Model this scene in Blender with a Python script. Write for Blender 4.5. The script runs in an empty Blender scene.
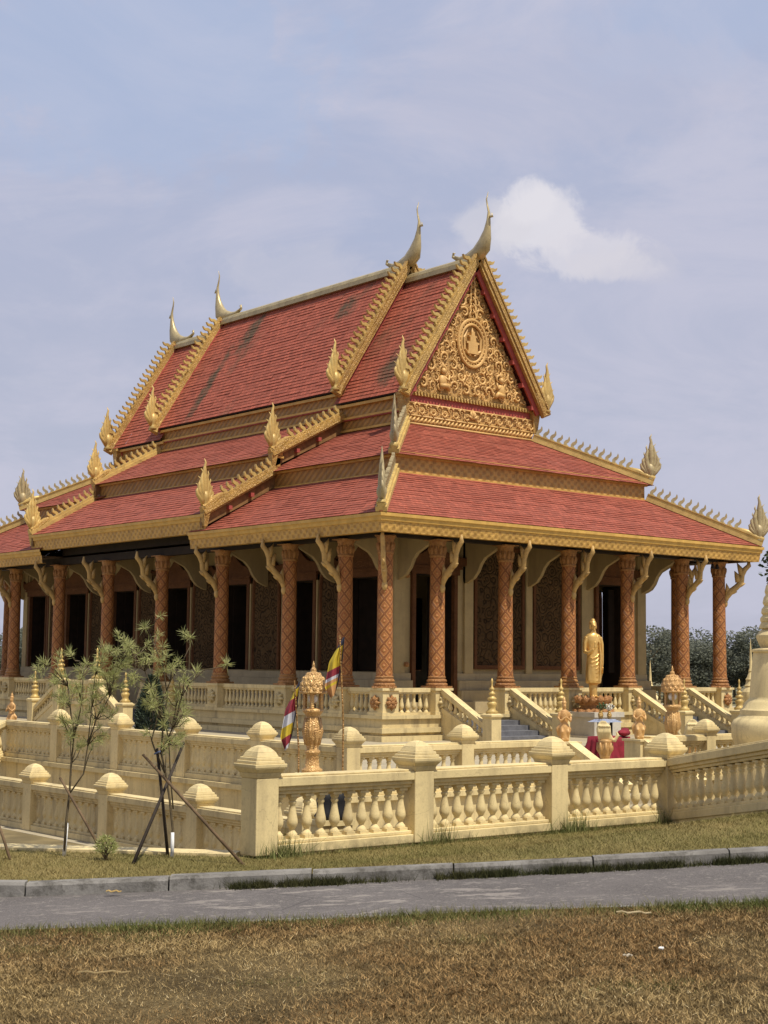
import bpy, math, random
import numpy as np
from mathutils import Vector, Matrix
random.seed(7); rng = np.random.default_rng(7)
R = math.radians
scn = bpy.context.scene
COL = scn.collection
sin, cos, pi = math.sin, math.cos, math.pi

# ------------------------------------------------------------------ helpers
def lerp(a, b, t): return a + (b - a) * t
def V(*a): return Vector(a)

class MB:
    """collects geometry, links it as ONE mesh object"""
    def __init__(s): s.v = []; s.f = []; s.uv = {}; s.mi = {}; s.m = 0
    def face(s, idx, uv=None):
        s.f.append(tuple(idx)); k = len(s.f) - 1
        if uv: s.uv[k] = uv
        if s.m: s.mi[k] = s.m
    def add(s, pts, faces):
        o = len(s.v); s.v += [tuple(p) for p in pts]
        for f in faces: s.face([i + o for i in f])
    def poly(s, pts, uv=None):
        o = len(s.v); s.v += [tuple(p) for p in pts]; s.face(range(o, o + len(pts)), uv)
    def box(s, x0, x1, y0, y1, z0, z1):
        p = [(x0,y0,z0),(x1,y0,z0),(x1,y1,z0),(x0,y1,z0),(x0,y0,z1),(x1,y0,z1),(x1,y1,z1),(x0,y1,z1)]
        s.add(p, [(0,3,2,1),(4,5,6,7),(0,1,5,4),(1,2,6,5),(2,3,7,6),(3,0,4,7)])
    def frustum(s, cx, cy, z0, h0, z1, h1):
        p = [(cx+a*h0, cy+b*h0, z0) for a, b in ((-1,-1),(1,-1),(1,1),(-1,1))] + [(cx+a*h1, cy+b*h1, z1) for a, b in ((-1,-1),(1,-1),(1,1),(-1,1))]
        s.add(p, [(0,3,2,1),(4,5,6,7),(0,1,5,4),(1,2,6,5),(2,3,7,6),(3,0,4,7)])
    def beam(s, p0, p1, w, h, up=(0,0,1), off=0.0):
        """box from p0 to p1, width w sideways, height h; off shifts it along its up"""
        p0 = Vector(p0); p1 = Vector(p1); d = (p1-p0).normalized(); up = Vector(up)
        sd = d.cross(up).normalized(); u = sd.cross(d).normalized()
        q = []
        for p in (p0, p1):
            for a, b in ((-1,0),(1,0),(1,1),(-1,1)):
                q.append(p + sd*(a*w/2) + u*(b*h + off))
        s.add(q, [(0,1,2,3),(7,6,5,4),(0,4,5,1),(1,5,6,2),(2,6,7,3),(3,7,4,0)])
    def ring(s, rings, cap=True):
        n = len(rings[0]); o = len(s.v)
        for r in rings: s.v += [tuple(p) for p in r]
        for i in range(len(rings)-1):
            for j in range(n):
                a = o+i*n+j; b = o+i*n+(j+1) % n
                s.face((a, b, b+n, a+n))
        if cap:
            s.face([o+j for j in range(n)][::-1]); s.face([o+(len(rings)-1)*n+j for j in range(n)])
    def lathe(s, prof, c=(0,0,0), n=16, ph=0.0):
        s.ring([[(c[0]+r*cos(ph+2*pi*j/n), c[1]+r*sin(ph+2*pi*j/n), c[2]+z) for j in range(n)] for r, z in prof])
    def tube(s, pts, rad, n=6, flat=None, cap=True):
        """tube through pts; flat=(vector, factor) squeezes it along a direction"""
        pts = [Vector(p) for p in pts]; m = len(pts)
        if not hasattr(rad, '__len__'): rad = [rad]*m
        rings = []; prev = None
        for i, p in enumerate(pts):
            d = (pts[min(i+1, m-1)] - pts[max(i-1, 0)])
            d = d.normalized() if d.length > 1e-9 else Vector((0,0,1))
            if prev is None:
                a = d.cross(Vector((0,0,1))) if abs(d.z) < .9 else d.cross(Vector((1,0,0)))
            else:
                a = prev - d*prev.dot(d)
            a.normalize(); b = d.cross(a); prev = a
            ring = []
            for j in range(n):
                o = (a*cos(2*pi*j/n) + b*sin(2*pi*j/n))*rad[i]
                if flat: fv, k = flat; o = o - fv*(o.dot(fv)*(1-k))
                ring.append(p+o)
            rings.append(ring)
        s.ring(rings, cap)
    def extrude(s, outline, org, ax, ay, th):
        """2D outline in (ax, ay) at org, thickness th along the normal (centred)"""
        org = Vector(org); ax = Vector(ax); ay = Vector(ay); nrm = ax.cross(ay).normalized()
        n = len(outline)
        a = [org+ax*x+ay*y-nrm*(th/2) for x, y in outline]; b = [p+nrm*th for p in a]
        o = len(s.v); s.v += [tuple(p) for p in a+b]
        s.face([o+i for i in range(n)][::-1]); s.face([o+n+i for i in range(n)])
        for i in range(n):
            j = (i+1) % n; s.face((o+i, o+j, o+n+j, o+n+i))
    def sphere(s, c, r, nu=12, nv=8):
        rx, ry, rz = r if hasattr(r, '__len__') else (r, r, r)
        rings = []
        for i in range(nv+1):
            t = lerp(-pi/2+.08, pi/2-.08, i/nv)
            rings.append([(c[0]+rx*cos(t)*cos(2*pi*j/nu), c[1]+ry*cos(t)*sin(2*pi*j/nu), c[2]+rz*sin(t)) for j in range(nu)])
        s.ring(rings)
    def build(s, name, mat, parent=None, smooth=False, loc=(0,0,0), fix=True):
        me = bpy.data.meshes.new(name); me.from_pydata(s.v, [], s.f)
        for mt in (mat if isinstance(mat, (list, tuple)) else [mat]): me.materials.append(mt)
        if s.mi:
            for k, i in s.mi.items(): me.polygons[k].material_index = i
        if s.uv:
            uvl = me.uv_layers.new(name='UVMap')
            for k, uv in s.uv.items():
                for li, w in zip(me.polygons[k].loop_indices, uv): uvl.data[li].uv = w
        me.update()
        if fix:
            import bmesh
            bm = bmesh.new(); bm.from_mesh(me); bmesh.ops.recalc_face_normals(bm, faces=bm.faces); bm.to_mesh(me); bm.free()
        if smooth: me.polygons.foreach_set('use_smooth', [True]*len(me.polygons))
        o = bpy.data.objects.new(name, me); COL.objects.link(o); o.location = loc
        if parent: o.parent = parent
        return o

def smooth_angle(o, deg=40):
    """flat-looking edges stay crisp on smooth lathes"""
    me = o.data
    me.polygons.foreach_set('use_smooth', [True]*len(me.polygons))
    import bmesh
    bm = bmesh.new(); bm.from_mesh(me)
    for e in bm.edges:
        if len(e.link_faces) == 2 and e.calc_face_angle(0) > R(deg): e.smooth = False
    bm.to_mesh(me); bm.free()
    return o

def tag(o, label=None, cat=None, group=None, kind=None):
    if label: o['label'] = label
    if cat: o['category'] = cat
    if group: o['group'] = group
    if kind: o['kind'] = kind
    return o
def empty(name, loc=(0,0,0), rz=0.0):
    o = bpy.data.objects.new(name, None); COL.objects.link(o); o.location = loc; o.rotation_euler = (0,0,rz); o.empty_display_size = .2
    return o
def copy_tree(o, parent=None):
    c = o.copy(); COL.objects.link(c); c.parent = parent
    for ch in list(o.children): copy_tree(ch, c)
    return c
def place(o, loc, rz=0.0, sc=None):
    o.location = loc; o.rotation_euler = (0,0,rz)
    if sc is not None: o.scale = sc if hasattr(sc, '__len__') else (sc, sc, sc)
    return o
def bevel(o, w, seg=2):
    m = o.modifiers.new('bevel', 'BEVEL'); m.width = w; m.segments = seg; m.limit_method = 'ANGLE'; m.angle_limit = R(35)
    return o
def remesh(o, vox, it=3):
    m = o.modifiers.new('fuse', 'REMESH'); m.mode = 'VOXEL'; m.voxel_size = vox; m.use_smooth_shade = True
    k = o.modifiers.new('smooth', 'SMOOTH'); k.iterations = it; k.factor = .5
    return o

# ------------------------------------------------------------------ materials
class NT:
    def __init__(s, name, world=False):
        if world: s.t = name
        else:
            s.mat = bpy.data.materials.new(name); s.mat.use_nodes = True; s.t = s.mat.node_tree
            s.b = s.t.nodes['Principled BSDF']
    def n(s, typ, **kw):
        nd = s.t.nodes.new(typ)
        for k, v in kw.items():
            if k in ('operation','blend_type','data_type','feature','wave_type','bands_direction','noise_dimensions','attribute_name','sky_type','interpolation_type','distance','vector_type','wave_profile','clamp','use_clamp','invert'):
                setattr(nd, k, v)
        return nd
    def l(s, a, b): s.t.links.new(a, b)
    def val(s, sock, x):
        if isinstance(x, bpy.types.NodeSocket): s.l(x, sock)
        else: sock.default_value = x
    def math(s, op, a, b=0.0, c=0.0, clamp=False):
        nd = s.n('ShaderNodeMath', operation=op); nd.use_clamp = clamp
        s.val(nd.inputs[0], a); s.val(nd.inputs[1], b); s.val(nd.inputs[2], c)
        return nd.outputs[0]
    def vmath(s, op, a, b=(0,0,0)):
        nd = s.n('ShaderNodeVectorMath', operation=op); s.val(nd.inputs[0], a); s.val(nd.inputs[1], b)
        return nd.outputs['Value'] if op in ('DOT_PRODUCT','LENGTH','DISTANCE') else nd.outputs[0]
    def mix(s, f, a, b, mode='MIX'):
        nd = s.n('ShaderNodeMix', data_type='RGBA', blend_type=mode); nd.clamp_factor = True
        s.val(nd.inputs[0], f); s.val(nd.inputs[6], a if isinstance(a, bpy.types.NodeSocket) else (*a[:3], 1)); s.val(nd.inputs[7], b if isinstance(b, bpy.types.NodeSocket) else (*b[:3], 1))
        return nd.outputs[2]
    def noise(s, scale, detail=4, rough=.55, vec=None, dist=0.0):
        nd = s.n('ShaderNodeTexNoise'); nd.inputs['Scale'].default_value = scale; nd.inputs['Detail'].default_value = detail
        nd.inputs['Roughness'].default_value = rough; nd.inputs['Distortion'].default_value = dist
        if vec is not None: s.l(vec, nd.inputs['Vector'])
        return nd.outputs['Fac']
    def vor(s, scale, vec=None, feature='F1', out='Distance'):
        nd = s.n('ShaderNodeTexVoronoi', feature=feature); nd.inputs['Scale'].default_value = scale
        if vec is not None: s.l(vec, nd.inputs['Vector'])
        return nd.outputs[out]
    def ramp(s, f, lo, hi, a=0.0, b=1.0):
        nd = s.n('ShaderNodeMapRange', interpolation_type='SMOOTHSTEP')
        s.val(nd.inputs[0], f); nd.inputs[1].default_value = lo; nd.inputs[2].default_value = hi; nd.inputs[3].default_value = a; nd.inputs[4].default_value = b
        return nd.outputs[0]
    def pos(s): return s.n('ShaderNodeNewGeometry').outputs['Position']
    def obj(s): return s.n('ShaderNodeTexCoord').outputs['Object']
    def uvc(s): return s.n('ShaderNodeTexCoord').outputs['UV']
    def sep(s, v):
        nd = s.n('ShaderNodeSeparateXYZ'); s.l(v, nd.inputs[0]); return nd.outputs
    def comb(s, x, y, z):
        nd = s.n('ShaderNodeCombineXYZ')
        for i, a in enumerate((x, y, z)): s.val(nd.inputs[i], a)
        return nd.outputs[0]
    def bump(s, h, strength=.5, dist=.02):
        nd = s.n('ShaderNodeBump'); nd.inputs['Strength'].default_value = strength; nd.inputs['Distance'].default_value = dist
        s.l(h, nd.inputs['Height']); s.l(nd.outputs[0], s.b.inputs['Normal'])
    def set(s, col=None, rough=None, metal=None, spec=None):
        if col is not None: s.val(s.b.inputs['Base Color'], col if isinstance(col, bpy.types.NodeSocket) else (*col[:3], 1))
        if rough is not None: s.val(s.b.inputs['Roughness'], rough)
        if metal is not None: s.b.inputs['Metallic'].default_value = metal
        if spec is not None: s.b.inputs['Specular IOR Level'].default_value = spec
        return s.mat

def mul(c, k): return tuple(x*k for x in c)

def plaster(name, col, stain=.45, grime=(.20,.15,.09)):
    m = NT(name); p = m.pos()
    x, y, z = m.sep(p)[:3]
    streak = m.noise(1.0, 5, .6, m.comb(m.math('MULTIPLY', x, 5), m.math('MULTIPLY', y, 5), m.math('MULTIPLY', z, .7)))
    blot = m.noise(1.3, 5, .6, p)
    c = m.mix(m.ramp(blot, .3, .7), mul(col, .86), mul(col, 1.06))
    f = m.math('MULTIPLY', m.ramp(streak, .47, .70), stain*.95)
    c = m.mix(f, c, grime)
    foot = m.math('MULTIPLY', m.ramp(z, -1.0, -1.16), m.ramp(m.noise(5, 6, .75, p), .38, .62)); foot = m.math('MULTIPLY', foot, m.math('LESS_THAN', y, -18.9)); c = m.mix(m.math('MULTIPLY', foot, .6), c, (.13, .11, .055))
    cr = m.ramp(m.vor(1.7, m.vmath('ADD', p, m.comb(m.math('MULTIPLY', blot, .5), m.math('MULTIPLY', streak, .3), 0.0)), 'DISTANCE_TO_EDGE'), .006, .0); c = m.mix(m.math('MULTIPLY', cr, .35), c, grime)
    c = m.mix(m.math('MULTIPLY', m.ramp(m.noise(9, 7, .75, p), .50, .72), .30), c, mul(grime, 1.3)); c = m.mix(m.math('MULTIPLY', m.ramp(m.noise(45, 3, .6, p), .45, .75), .16), c, grime)
    m.bump(m.noise(70, 4, .6, p), .25, .006)
    return m.set(c, .78, 0, .3)

def gold(name, col, dark, metal=.25, rough=.42, orn=0.0, scale=14, dens=.5, spec=.4):
    """gilt paint with darker recesses; orn adds a carved scroll pattern"""
    m = NT(name); p = m.pos()
    c = m.mix(m.ramp(m.noise(2.2, 4, .6, p), .3, .7), mul(col, .8), mul(col, 1.1))
    h = m.noise(40, 3, .6, p)
    rn = m.n('ShaderNodeObjectInfo').outputs['Random']
    c = m.mix(m.math('MULTIPLY', rn, .28), c, mul(dark, 1.6))
    c = m.mix(m.math('MULTIPLY', m.ramp(m.noise(7, 6, .7, p), .48, .72), .55), c, dark)
    c = m.mix(m.math('MULTIPLY', m.ramp(m.noise(19, 4, .7, p), .60, .75), .5), c, tuple(min(.85, q*1.45) for q in col))
    if orn:
        w = m.noise(3.0, 2, .5, p)
        pv = m.vmath('ADD', p, m.comb(m.math('MULTIPLY', w, .1), m.math('MULTIPLY', w, .1), m.math('MULTIPLY', w, .12)))
        d = m.vor(scale, pv)
        ringy = m.math('ABSOLUTE', m.math('SINE', m.math('MULTIPLY', d, 11)))
        h = m.math('ADD', m.math('MULTIPLY', ringy, .8), m.math('MULTIPLY', h, .25))
        c = m.mix(m.math('MULTIPLY', m.ramp(ringy, .55, .05), dens), c, dark)
        m.bump(h, orn, .035)
    else:
        m.bump(h, .3, .01)
    return m.set(c, rough, metal, spec)

def band_mat(name, col, dark, per=.42, kind='diag', z0=0.0, hgt=.5):
    """painted timber band with a running carved ornament: coordinates run along the band"""
    m = NT(name); p = m.pos(); x, y, z = m.sep(p)[:3]
    s_ = m.math('ADD', x, y)
    a = m.math('MULTIPLY', s_, 2*pi/per); b = m.math('MULTIPLY', z, 2*pi/per*1.15)
    w = m.noise(9, 3, .6, p)
    if kind == 'diag':
        pat = m.math('MULTIPLY', m.math('SINE', m.math('ADD', a, m.math('MULTIPLY', w, 2.5))), m.math('SINE', m.math('ADD', b, m.math('MULTIPLY', w, 2.5))))
    else:
        pat = m.math('SINE', m.math('ADD', m.math('ADD', a, b), m.math('MULTIPLY', w, 2.0)))
    pat = m.math('ADD', m.math('MULTIPLY', pat, .5), .5)
    c = m.mix(m.ramp(m.noise(1.7, 4, .6, p), .3, .7), mul(col, .82), mul(col, 1.1))
    c = m.mix(m.math('MULTIPLY', m.ramp(pat, .6, .2), .45), c, dark)
    streak = m.noise(1.0, 4, .6, m.comb(m.math('MULTIPLY', x, 6), m.math('MULTIPLY', y, 6), m.math('MULTIPLY', z, .8)))
    c = m.mix(m.math('MULTIPLY', m.ramp(streak, .5, .75), .4), c, mul(dark, .7))
    m.bump(m.math('ADD', pat, m.math('MULTIPLY', m.noise(40, 3, .6, p), .4)), .6, .03)
    return m.set(c, .5, .12, .4)

def flat_mat(name, col, rough=.7, metal=0.0, var=.18, scale=6, bump=.2):
    m = NT(name); p = m.pos()
    c = m.mix(m.ramp(m.noise(scale, 4, .6, p), .3, .7), mul(col, 1-var), mul(col, 1+var))
    m.bump(m.noise(scale*10, 3, .6, p), bump, .006)
    return m.set(c, rough, metal, .3)

def tile_mat(name, base, moss, spots=()):
    m = NT(name); uv = m.uvc(); p = m.pos()
    br = m.n('ShaderNodeTexBrick'); m.l(uv, br.inputs['Vector'])
    br.offset = .5; br.inputs['Scale'].default_value = 1.0; br.inputs['Mortar Size'].default_value = .012
    br.inputs['Brick Width'].default_value = .16; br.inputs['Row Height'].default_value = 1.0
    br.inputs['Color1'].default_value = (*mul(base, .66), 1); br.inputs['Color2'].default_value = (*mul(base, 1.30), 1); br.inputs['Mortar'].default_value = (*mul(base, .55), 1)
    br.inputs['Bias'].default_value = 0.0
    c = m.mix(.32, br.outputs['Color'], base)
    c = m.mix(m.math('MULTIPLY', m.ramp(m.noise(.9, 5, .65, p), .35, .7), .30), c, mul(base, .66))
    # weathering: pale wear and chipped edges, and dark lichen that runs down the slope
    x, y, z = m.sep(p)[:3]
    c = m.mix(m.math('MULTIPLY', m.ramp(m.noise(11, 5, .75, p), .52, .74), .30), c, (.42, .19, .13)); c = m.mix(m.math('MULTIPLY', m.ramp(m.noise(6, 6, .8, m.vmath('MULTIPLY', p, (1, 1, 4))), .56, .72), .40), c, mul(base, .45))
    run = m.noise(1.0, 6, .62, m.comb(m.math('MULTIPLY', x, .42), m.math('MULTIPLY', m.math('ADD', y, m.math('MULTIPLY', z, .42)), .85), m.math('MULTIPLY', z, .22)))
    c = m.mix(m.math('MULTIPLY', m.ramp(run, .55, .78), moss*.75), c, (.085, .068, .035))
    c = m.mix(m.math('MULTIPLY', m.ramp(m.noise(5, 5, .7, p), .60, .72), .5*moss), c, (.10, .05, .03))
    for yc, xc, wy, wx in spots:                         # patches of black-green lichen
        a = m.math('DIVIDE', m.math('SUBTRACT', y, yc), wy); b = m.math('DIVIDE', m.math('SUBTRACT', x, xc), wx)
        r2 = m.math('ADD', m.math('MULTIPLY', a, a), m.math('MULTIPLY', b, b))
        f = m.math('SUBTRACT', m.math('MULTIPLY', m.noise(3.5, 5, .65, p), 2.1), r2)
        c = m.mix(m.math('MULTIPLY', m.ramp(f, .15, 1.2), .85), c, (.060, .058, .030))
    u_, v_ = m.sep(uv)[:2]
    sc_ = m.math('ABSOLUTE', m.math('SUBTRACT', m.math('FRACT', m.math('DIVIDE', u_, .16)), .5))
    m.bump(m.math('ADD', m.math('MULTIPLY', br.outputs['Fac'], -1), m.math('MULTIPLY', m.noise(30, 4, .7, p), .8)), .45, .02)
    return m.set(c, .72, 0, .3)

def column_mat():
    m = NT('carved_column'); o = m.obj(); x, y, z = m.sep(o)[:3]
    ang = m.math('ARCTAN2', y, x)
    a = m.math('MULTIPLY', ang, 4/(2*pi)); b = m.math('MULTIPLY', z, 1/.385)
    u = m.math('ADD', a, b); v = m.math('SUBTRACT', a, b)
    fu = m.math('ABSOLUTE', m.math('SUBTRACT', m.math('FRACT', u), .5)); fv = m.math('ABSOLUTE', m.math('SUBTRACT', m.math('FRACT', v), .5))
    edge = m.math('MAXIMUM', fu, fv)                      # .5 on lattice lines, 0 in the centre of a lozenge
    line = m.ramp(edge, .45, .485); inner = m.ramp(m.math('ABSOLUTE', m.math('SUBTRACT', edge, .36)), .05, .015); core = m.ramp(edge, .16, .06)
    p = m.pos()
    red = m.mix(m.ramp(m.noise(5, 5, .7, p), .3, .7), (.29, .100, .032), (.41, .165, .050))
    g = (.56, .33, .11)
    c = m.mix(m.math('MULTIPLY', inner, .45), red, g); c = m.mix(m.math('MULTIPLY', core, .45), c, mul(g, .9))
    c = m.mix(m.math('MULTIPLY', m.ramp(edge, .405, .45), .85), c, (.13, .035, .014)); c = m.mix(m.math('MULTIPLY', line, .6), c, (.36, .15, .05))
    c = m.mix(m.math('MULTIPLY', m.ramp(m.noise(16, 5, .75, p), .55, .72), .4), c, (.14, .05, .02))
    m.bump(m.math('ADD', m.math('ADD', line, m.math('MULTIPLY', inner, .6)), m.math('ADD', core, m.math('MULTIPLY', m.noise(60, 3, .6, p), .4))), .7, .025)
    return m.set(c, .55, .0, .3)

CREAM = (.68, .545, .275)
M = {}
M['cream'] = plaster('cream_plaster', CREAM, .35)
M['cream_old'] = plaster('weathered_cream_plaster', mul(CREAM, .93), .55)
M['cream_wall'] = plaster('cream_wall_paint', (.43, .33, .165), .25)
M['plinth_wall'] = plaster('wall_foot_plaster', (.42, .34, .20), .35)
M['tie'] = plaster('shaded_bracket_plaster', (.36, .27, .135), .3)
M['pale'] = plaster('pale_plinth_paint', (.50, .46, .38), .15)
M['gold'] = gold('gilt_paint', (.55, .345, .095), (.17, .08, .022), .12, .45, .55, 11, .45)
M['gold_dk'] = gold('aged_gilt', (.42, .235, .07), (.10, .045, .015), .10, .52, .5, 9)
M['gold_red'] = gold('red_gold_paint', (.44, .225, .075), (.18, .055, .02), .10, .48, .55, 12)
M['crest'] = gold('pale_gilt', (.60, .43, .145), (.20, .11, .035), .12, .45)
M['bracket'] = gold('bracket_gilt', (.52, .34, .12), (.18, .10, .04), .05, .55)
M['chofa'] = gold('silver_gilt', (.52, .42, .22), (.19, .14, .07), .30, .38)
M['tooth'] = gold('weathered_gilt', (.42, .34, .18), (.16, .11, .06), .15, .5)
M['relief_bg'] = gold('pediment_ground', (.56, .335, .11), (.36, .19, .06), .05, .55, .5, 10, .3)
M['relief'] = gold('pediment_gilt', (.64, .41, .145), (.40, .21, .07), .06, .5)
M['fascia'] = band_mat('fascia_paint', (.54, .32, .08), (.19, .085, .02), .26, 'diag')
M['fascia_top'] = flat_mat('fascia_moulding', (.55, .335, .085), .5, .1, .15, 3)
M['frieze'] = band_mat('frieze_paint', (.40, .215, .055), (.15, .07, .02), .30, 'scroll')
M['frieze_front'] = band_mat('gilt_frieze', (.55, .325, .09), (.20, .09, .025), .30, 'diag')
M['tile'] = tile_mat('red_clay_tile', (.295, .074, .043), .14)
M['tile_main'] = tile_mat('red_clay_tile_mossy', (.345, .088, .050), .9, ((16.5, 5.0, .42, 1.5), (15.7, 6.3, .7, .8), (5.4, 4.7, .9, .6), (9.9, 6.3, .6, .45)))
M['red_board'] = flat_mat('red_board', (.34, .07, .055), .6, 0, .15, 5)
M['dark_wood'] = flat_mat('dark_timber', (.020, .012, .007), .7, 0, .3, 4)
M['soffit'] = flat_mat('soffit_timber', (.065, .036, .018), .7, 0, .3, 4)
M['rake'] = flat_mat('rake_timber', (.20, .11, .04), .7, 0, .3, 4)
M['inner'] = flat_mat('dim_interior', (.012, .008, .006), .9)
M['column'] = column_mat()
M['door_frame'] = gold('carved_door_frame', (.17, .075, .03), (.06, .02, .008), .0, .7, .6, 13, .5, .2)
M['panel'] = gold('dark_carved_panel', (.115, .070, .033), (.016, .010, .006), .0, .85, 1.0, 3.4, .85, .08)
M['stone_floor'] = flat_mat('terrace_paving', (.50, .45, .36), .85, 0, .18, 2)
M['step'] = flat_mat('slate_step', (.13, .13, .14), .8, 0, .2, 5)
M['white_paint'] = flat_mat('lime_wash', (.72, .72, .70), .85, 0, .12, 20)

# ------------------------------------------------------------------ camera (solved from the photograph)
FW = V(.63363648, .7672336, .09928454); RT = V(.77031653, -.63757138, .01073208); UPV = RT.cross(FW)
CAMP = V(-25.6712608, -30.99489628, .60481165)
cam = bpy.data.cameras.new('camera'); camo = bpy.data.objects.new('camera', cam); COL.objects.link(camo)
camo.matrix_world = Matrix(((RT.x, UPV.x, -FW.x, CAMP.x), (RT.y, UPV.y, -FW.y, CAMP.y), (RT.z, UPV.z, -FW.z, CAMP.z), (0,0,0,1)))
cam.sensor_fit = 'VERTICAL'; cam.sensor_height = 36; cam.lens = 1529.8/1024*36; cam.clip_end = 3000; cam.clip_start = .1
scn.camera = camo
HF = V(.6368, .7710, 0); HR = V(.7710, -.6368, 0)          # level "away" and "right" directions of the near ground
def uv2w(u, v, z=0.0): return V(CAMP.x + HF.x*v + HR.x*u, CAMP.y + HF.y*v + HR.y*u, z)
def w2uv(x, y):
    dx, dy = x-CAMP.x, y-CAMP.y
    return dx*HR.x + dy*HR.y, dx*HF.x + dy*HF.y

# ------------------------------------------------------------------ light and sky
SUN = V(.04, -.46, .88).normalized()
sd = bpy.data.lights.new('sun', 'SUN'); sd.energy = 5.0; sd.angle = R(.9); sd.color = (1, .93, .80)
so = bpy.data.objects.new('sun', sd); COL.objects.link(so); so.rotation_euler = SUN.to_track_quat('Z', 'Y').to_euler()
wd = bpy.data.worlds.new('World'); scn.world = wd; wd.use_nodes = True
w = NT(wd.node_tree, True); bg = wd.node_tree.nodes['Background']
sky = w.n('ShaderNodeTexSky', sky_type='NISHITA'); sky.sun_disc = False
sky.sun_elevation = math.asin(SUN.z); sky.sun_rotation = math.atan2(SUN.x, SUN.y)
sky.air_density = 1.0; sky.dust_density = 2.5; sky.ozone_density = 2.0
dirv = w.n('ShaderNodeTexCoord').outputs['Generated']
dn = w.vmath('NORMALIZE', dirv)
el = w.sep(dn)[2]
# thin high haze over the blue, then soft cloud sheets, then one bright cumulus behind the gable
haze = (5.2, 5.35, 6.7)
c = w.mix(.80, sky.outputs[0], haze)
c = w.mix(w.ramp(el, .14, .46), c, (4.2, 4.8, 6.6))
vn = w.n('ShaderNodeVectorMath', operation='MULTIPLY'); w.l(dn, vn.inputs[0]); vn.inputs[1].default_value = (1, 1, 2.6)
sheet = w.ramp(w.noise(4.2, 9, .62, vn.outputs[0], .9), .36, .66)
c = w.mix(w.math('MULTIPLY', sheet, .75), c, (5.75, 5.75, 6.95))
blue = w.ramp(w.noise(2.6, 5, .55, w.vmath('ADD', vn.outputs[0], (3.1, 1.7, .4)), .4), .50, .75)
c = w.mix(w.math('MULTIPLY', blue, w.ramp(el, .20, .42, 0, .75)), c, (3.75, 4.6, 6.65))
wisp = w.ramp(w.noise(11, 9, .66, vn.outputs[0], 1.4), .52, .76)
c = w.mix(w.math('MULTIPLY', wisp, .13), c, (6.5, 6.4, 7.2))
def pix_dir(px, py): return (FW + RT*((px-384)/1529.8) - UPV*((py-512)/1529.8)).normalized()
def puff(c, px, py, wx, wy, k, thr=.42, col=(6.3, 6.15, 6.9)):
    d0 = pix_dir(px, py); ar = V(0,0,1).cross(d0).normalized(); au = d0.cross(ar)
    a = w.math('DIVIDE', w.vmath('DOT_PRODUCT', dn, tuple(ar)), wx); b = w.math('DIVIDE', w.vmath('DOT_PRODUCT', dn, tuple(au)), wy)
    r2 = w.math('SQRT', w.math('ADD', w.math('MULTIPLY', a, a), w.math('MULTIPLY', b, b)))
    front = w.ramp(w.vmath('DOT_PRODUCT', dn, tuple(d0)), .5, .8)
    nz = w.noise(30, 10, .62, dn, .5)
    body = w.math('SUBTRACT', w.math('ADD', w.math('MULTIPLY', nz, 1.5), .25), r2)
    return w.mix(w.math('MULTIPLY', w.math('MULTIPLY', w.ramp(body, thr-.22, thr+.20), front), k), c, col)
c = puff(c, 140, 60, .17, .09, .55, .30, (4.1, 5.0, 7.0)); c = puff(c, 700, 20, .10, .05, .4, .30, (4.3, 5.1, 7.0))
c = puff(c, 541, 224, .036, .030, .85, .30, (7.6, 7.4, 7.9))
c = puff(c, 579, 254, .050, .019, .75, .30, (7.2, 7.0, 7.6))
c = puff(c, 493, 228, .034, .024, .55, .30, (6.9, 6.75, 7.3)); c = puff(c, 612, 266, .036, .014, .65, .30, (7.0, 6.8, 7.4)); c = puff(c, 530, 200, .022, .018, .7, .30, (7.7, 7.5, 8.0))
c = puff(c, 628, 264, .05, .016, .30, .32)
c = puff(c, 290, 272, .060, .024, .28, .28)
c = puff(c, 570, 90, .16, .05, .30, .28, (5.3, 5.3, 6.5))
w.l(c, bg.inputs['Color']); bg.inputs['Strength'].default_value = .10
scn.view_settings.view_transform = 'Standard'; scn.view_settings.look = 'None'; scn.view_settings.exposure = 0; scn.view_settings.gamma = 1
scn.cycles.max_bounces = 6; scn.cycles.use_denoising = True

# ================================================================== TEMPLE
W, L = 13.9, 25.8                      # column grid, corner column centres
XC, YC = W/2, L/2
FLOOR, TER, CRT = -.75, -1.38, -1.95   # temple floor, inner terrace, outer court (column bases are z = 0)
temple = empty('temple', (XC, YC, TER))
tag(temple, 'red tiled temple hall with gilded gable, carved columns and tiered roofs', 'temple')
T = temple
def part(mb, name, mat, parent=None, smooth=False, label=None):
    """temple parts are modelled in world coordinates and parented to the temple's base"""
    o = mb.build(name, mat, None, smooth)
    par = parent or T
    o.parent = par
    o.matrix_parent_inverse = Matrix.Translation(-V(XC, YC, TER))
    if label: o['label'] = label
    return o
def sub(mb, name, mat, par, smooth=False):
    o = mb.build(name, mat, None, smooth); o.parent = par
    return o                                            # its parent carries the offset already

def pt(name, mb, mat, smooth=False, label=None): return part(mb, name, mat, None, smooth, label)

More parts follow.
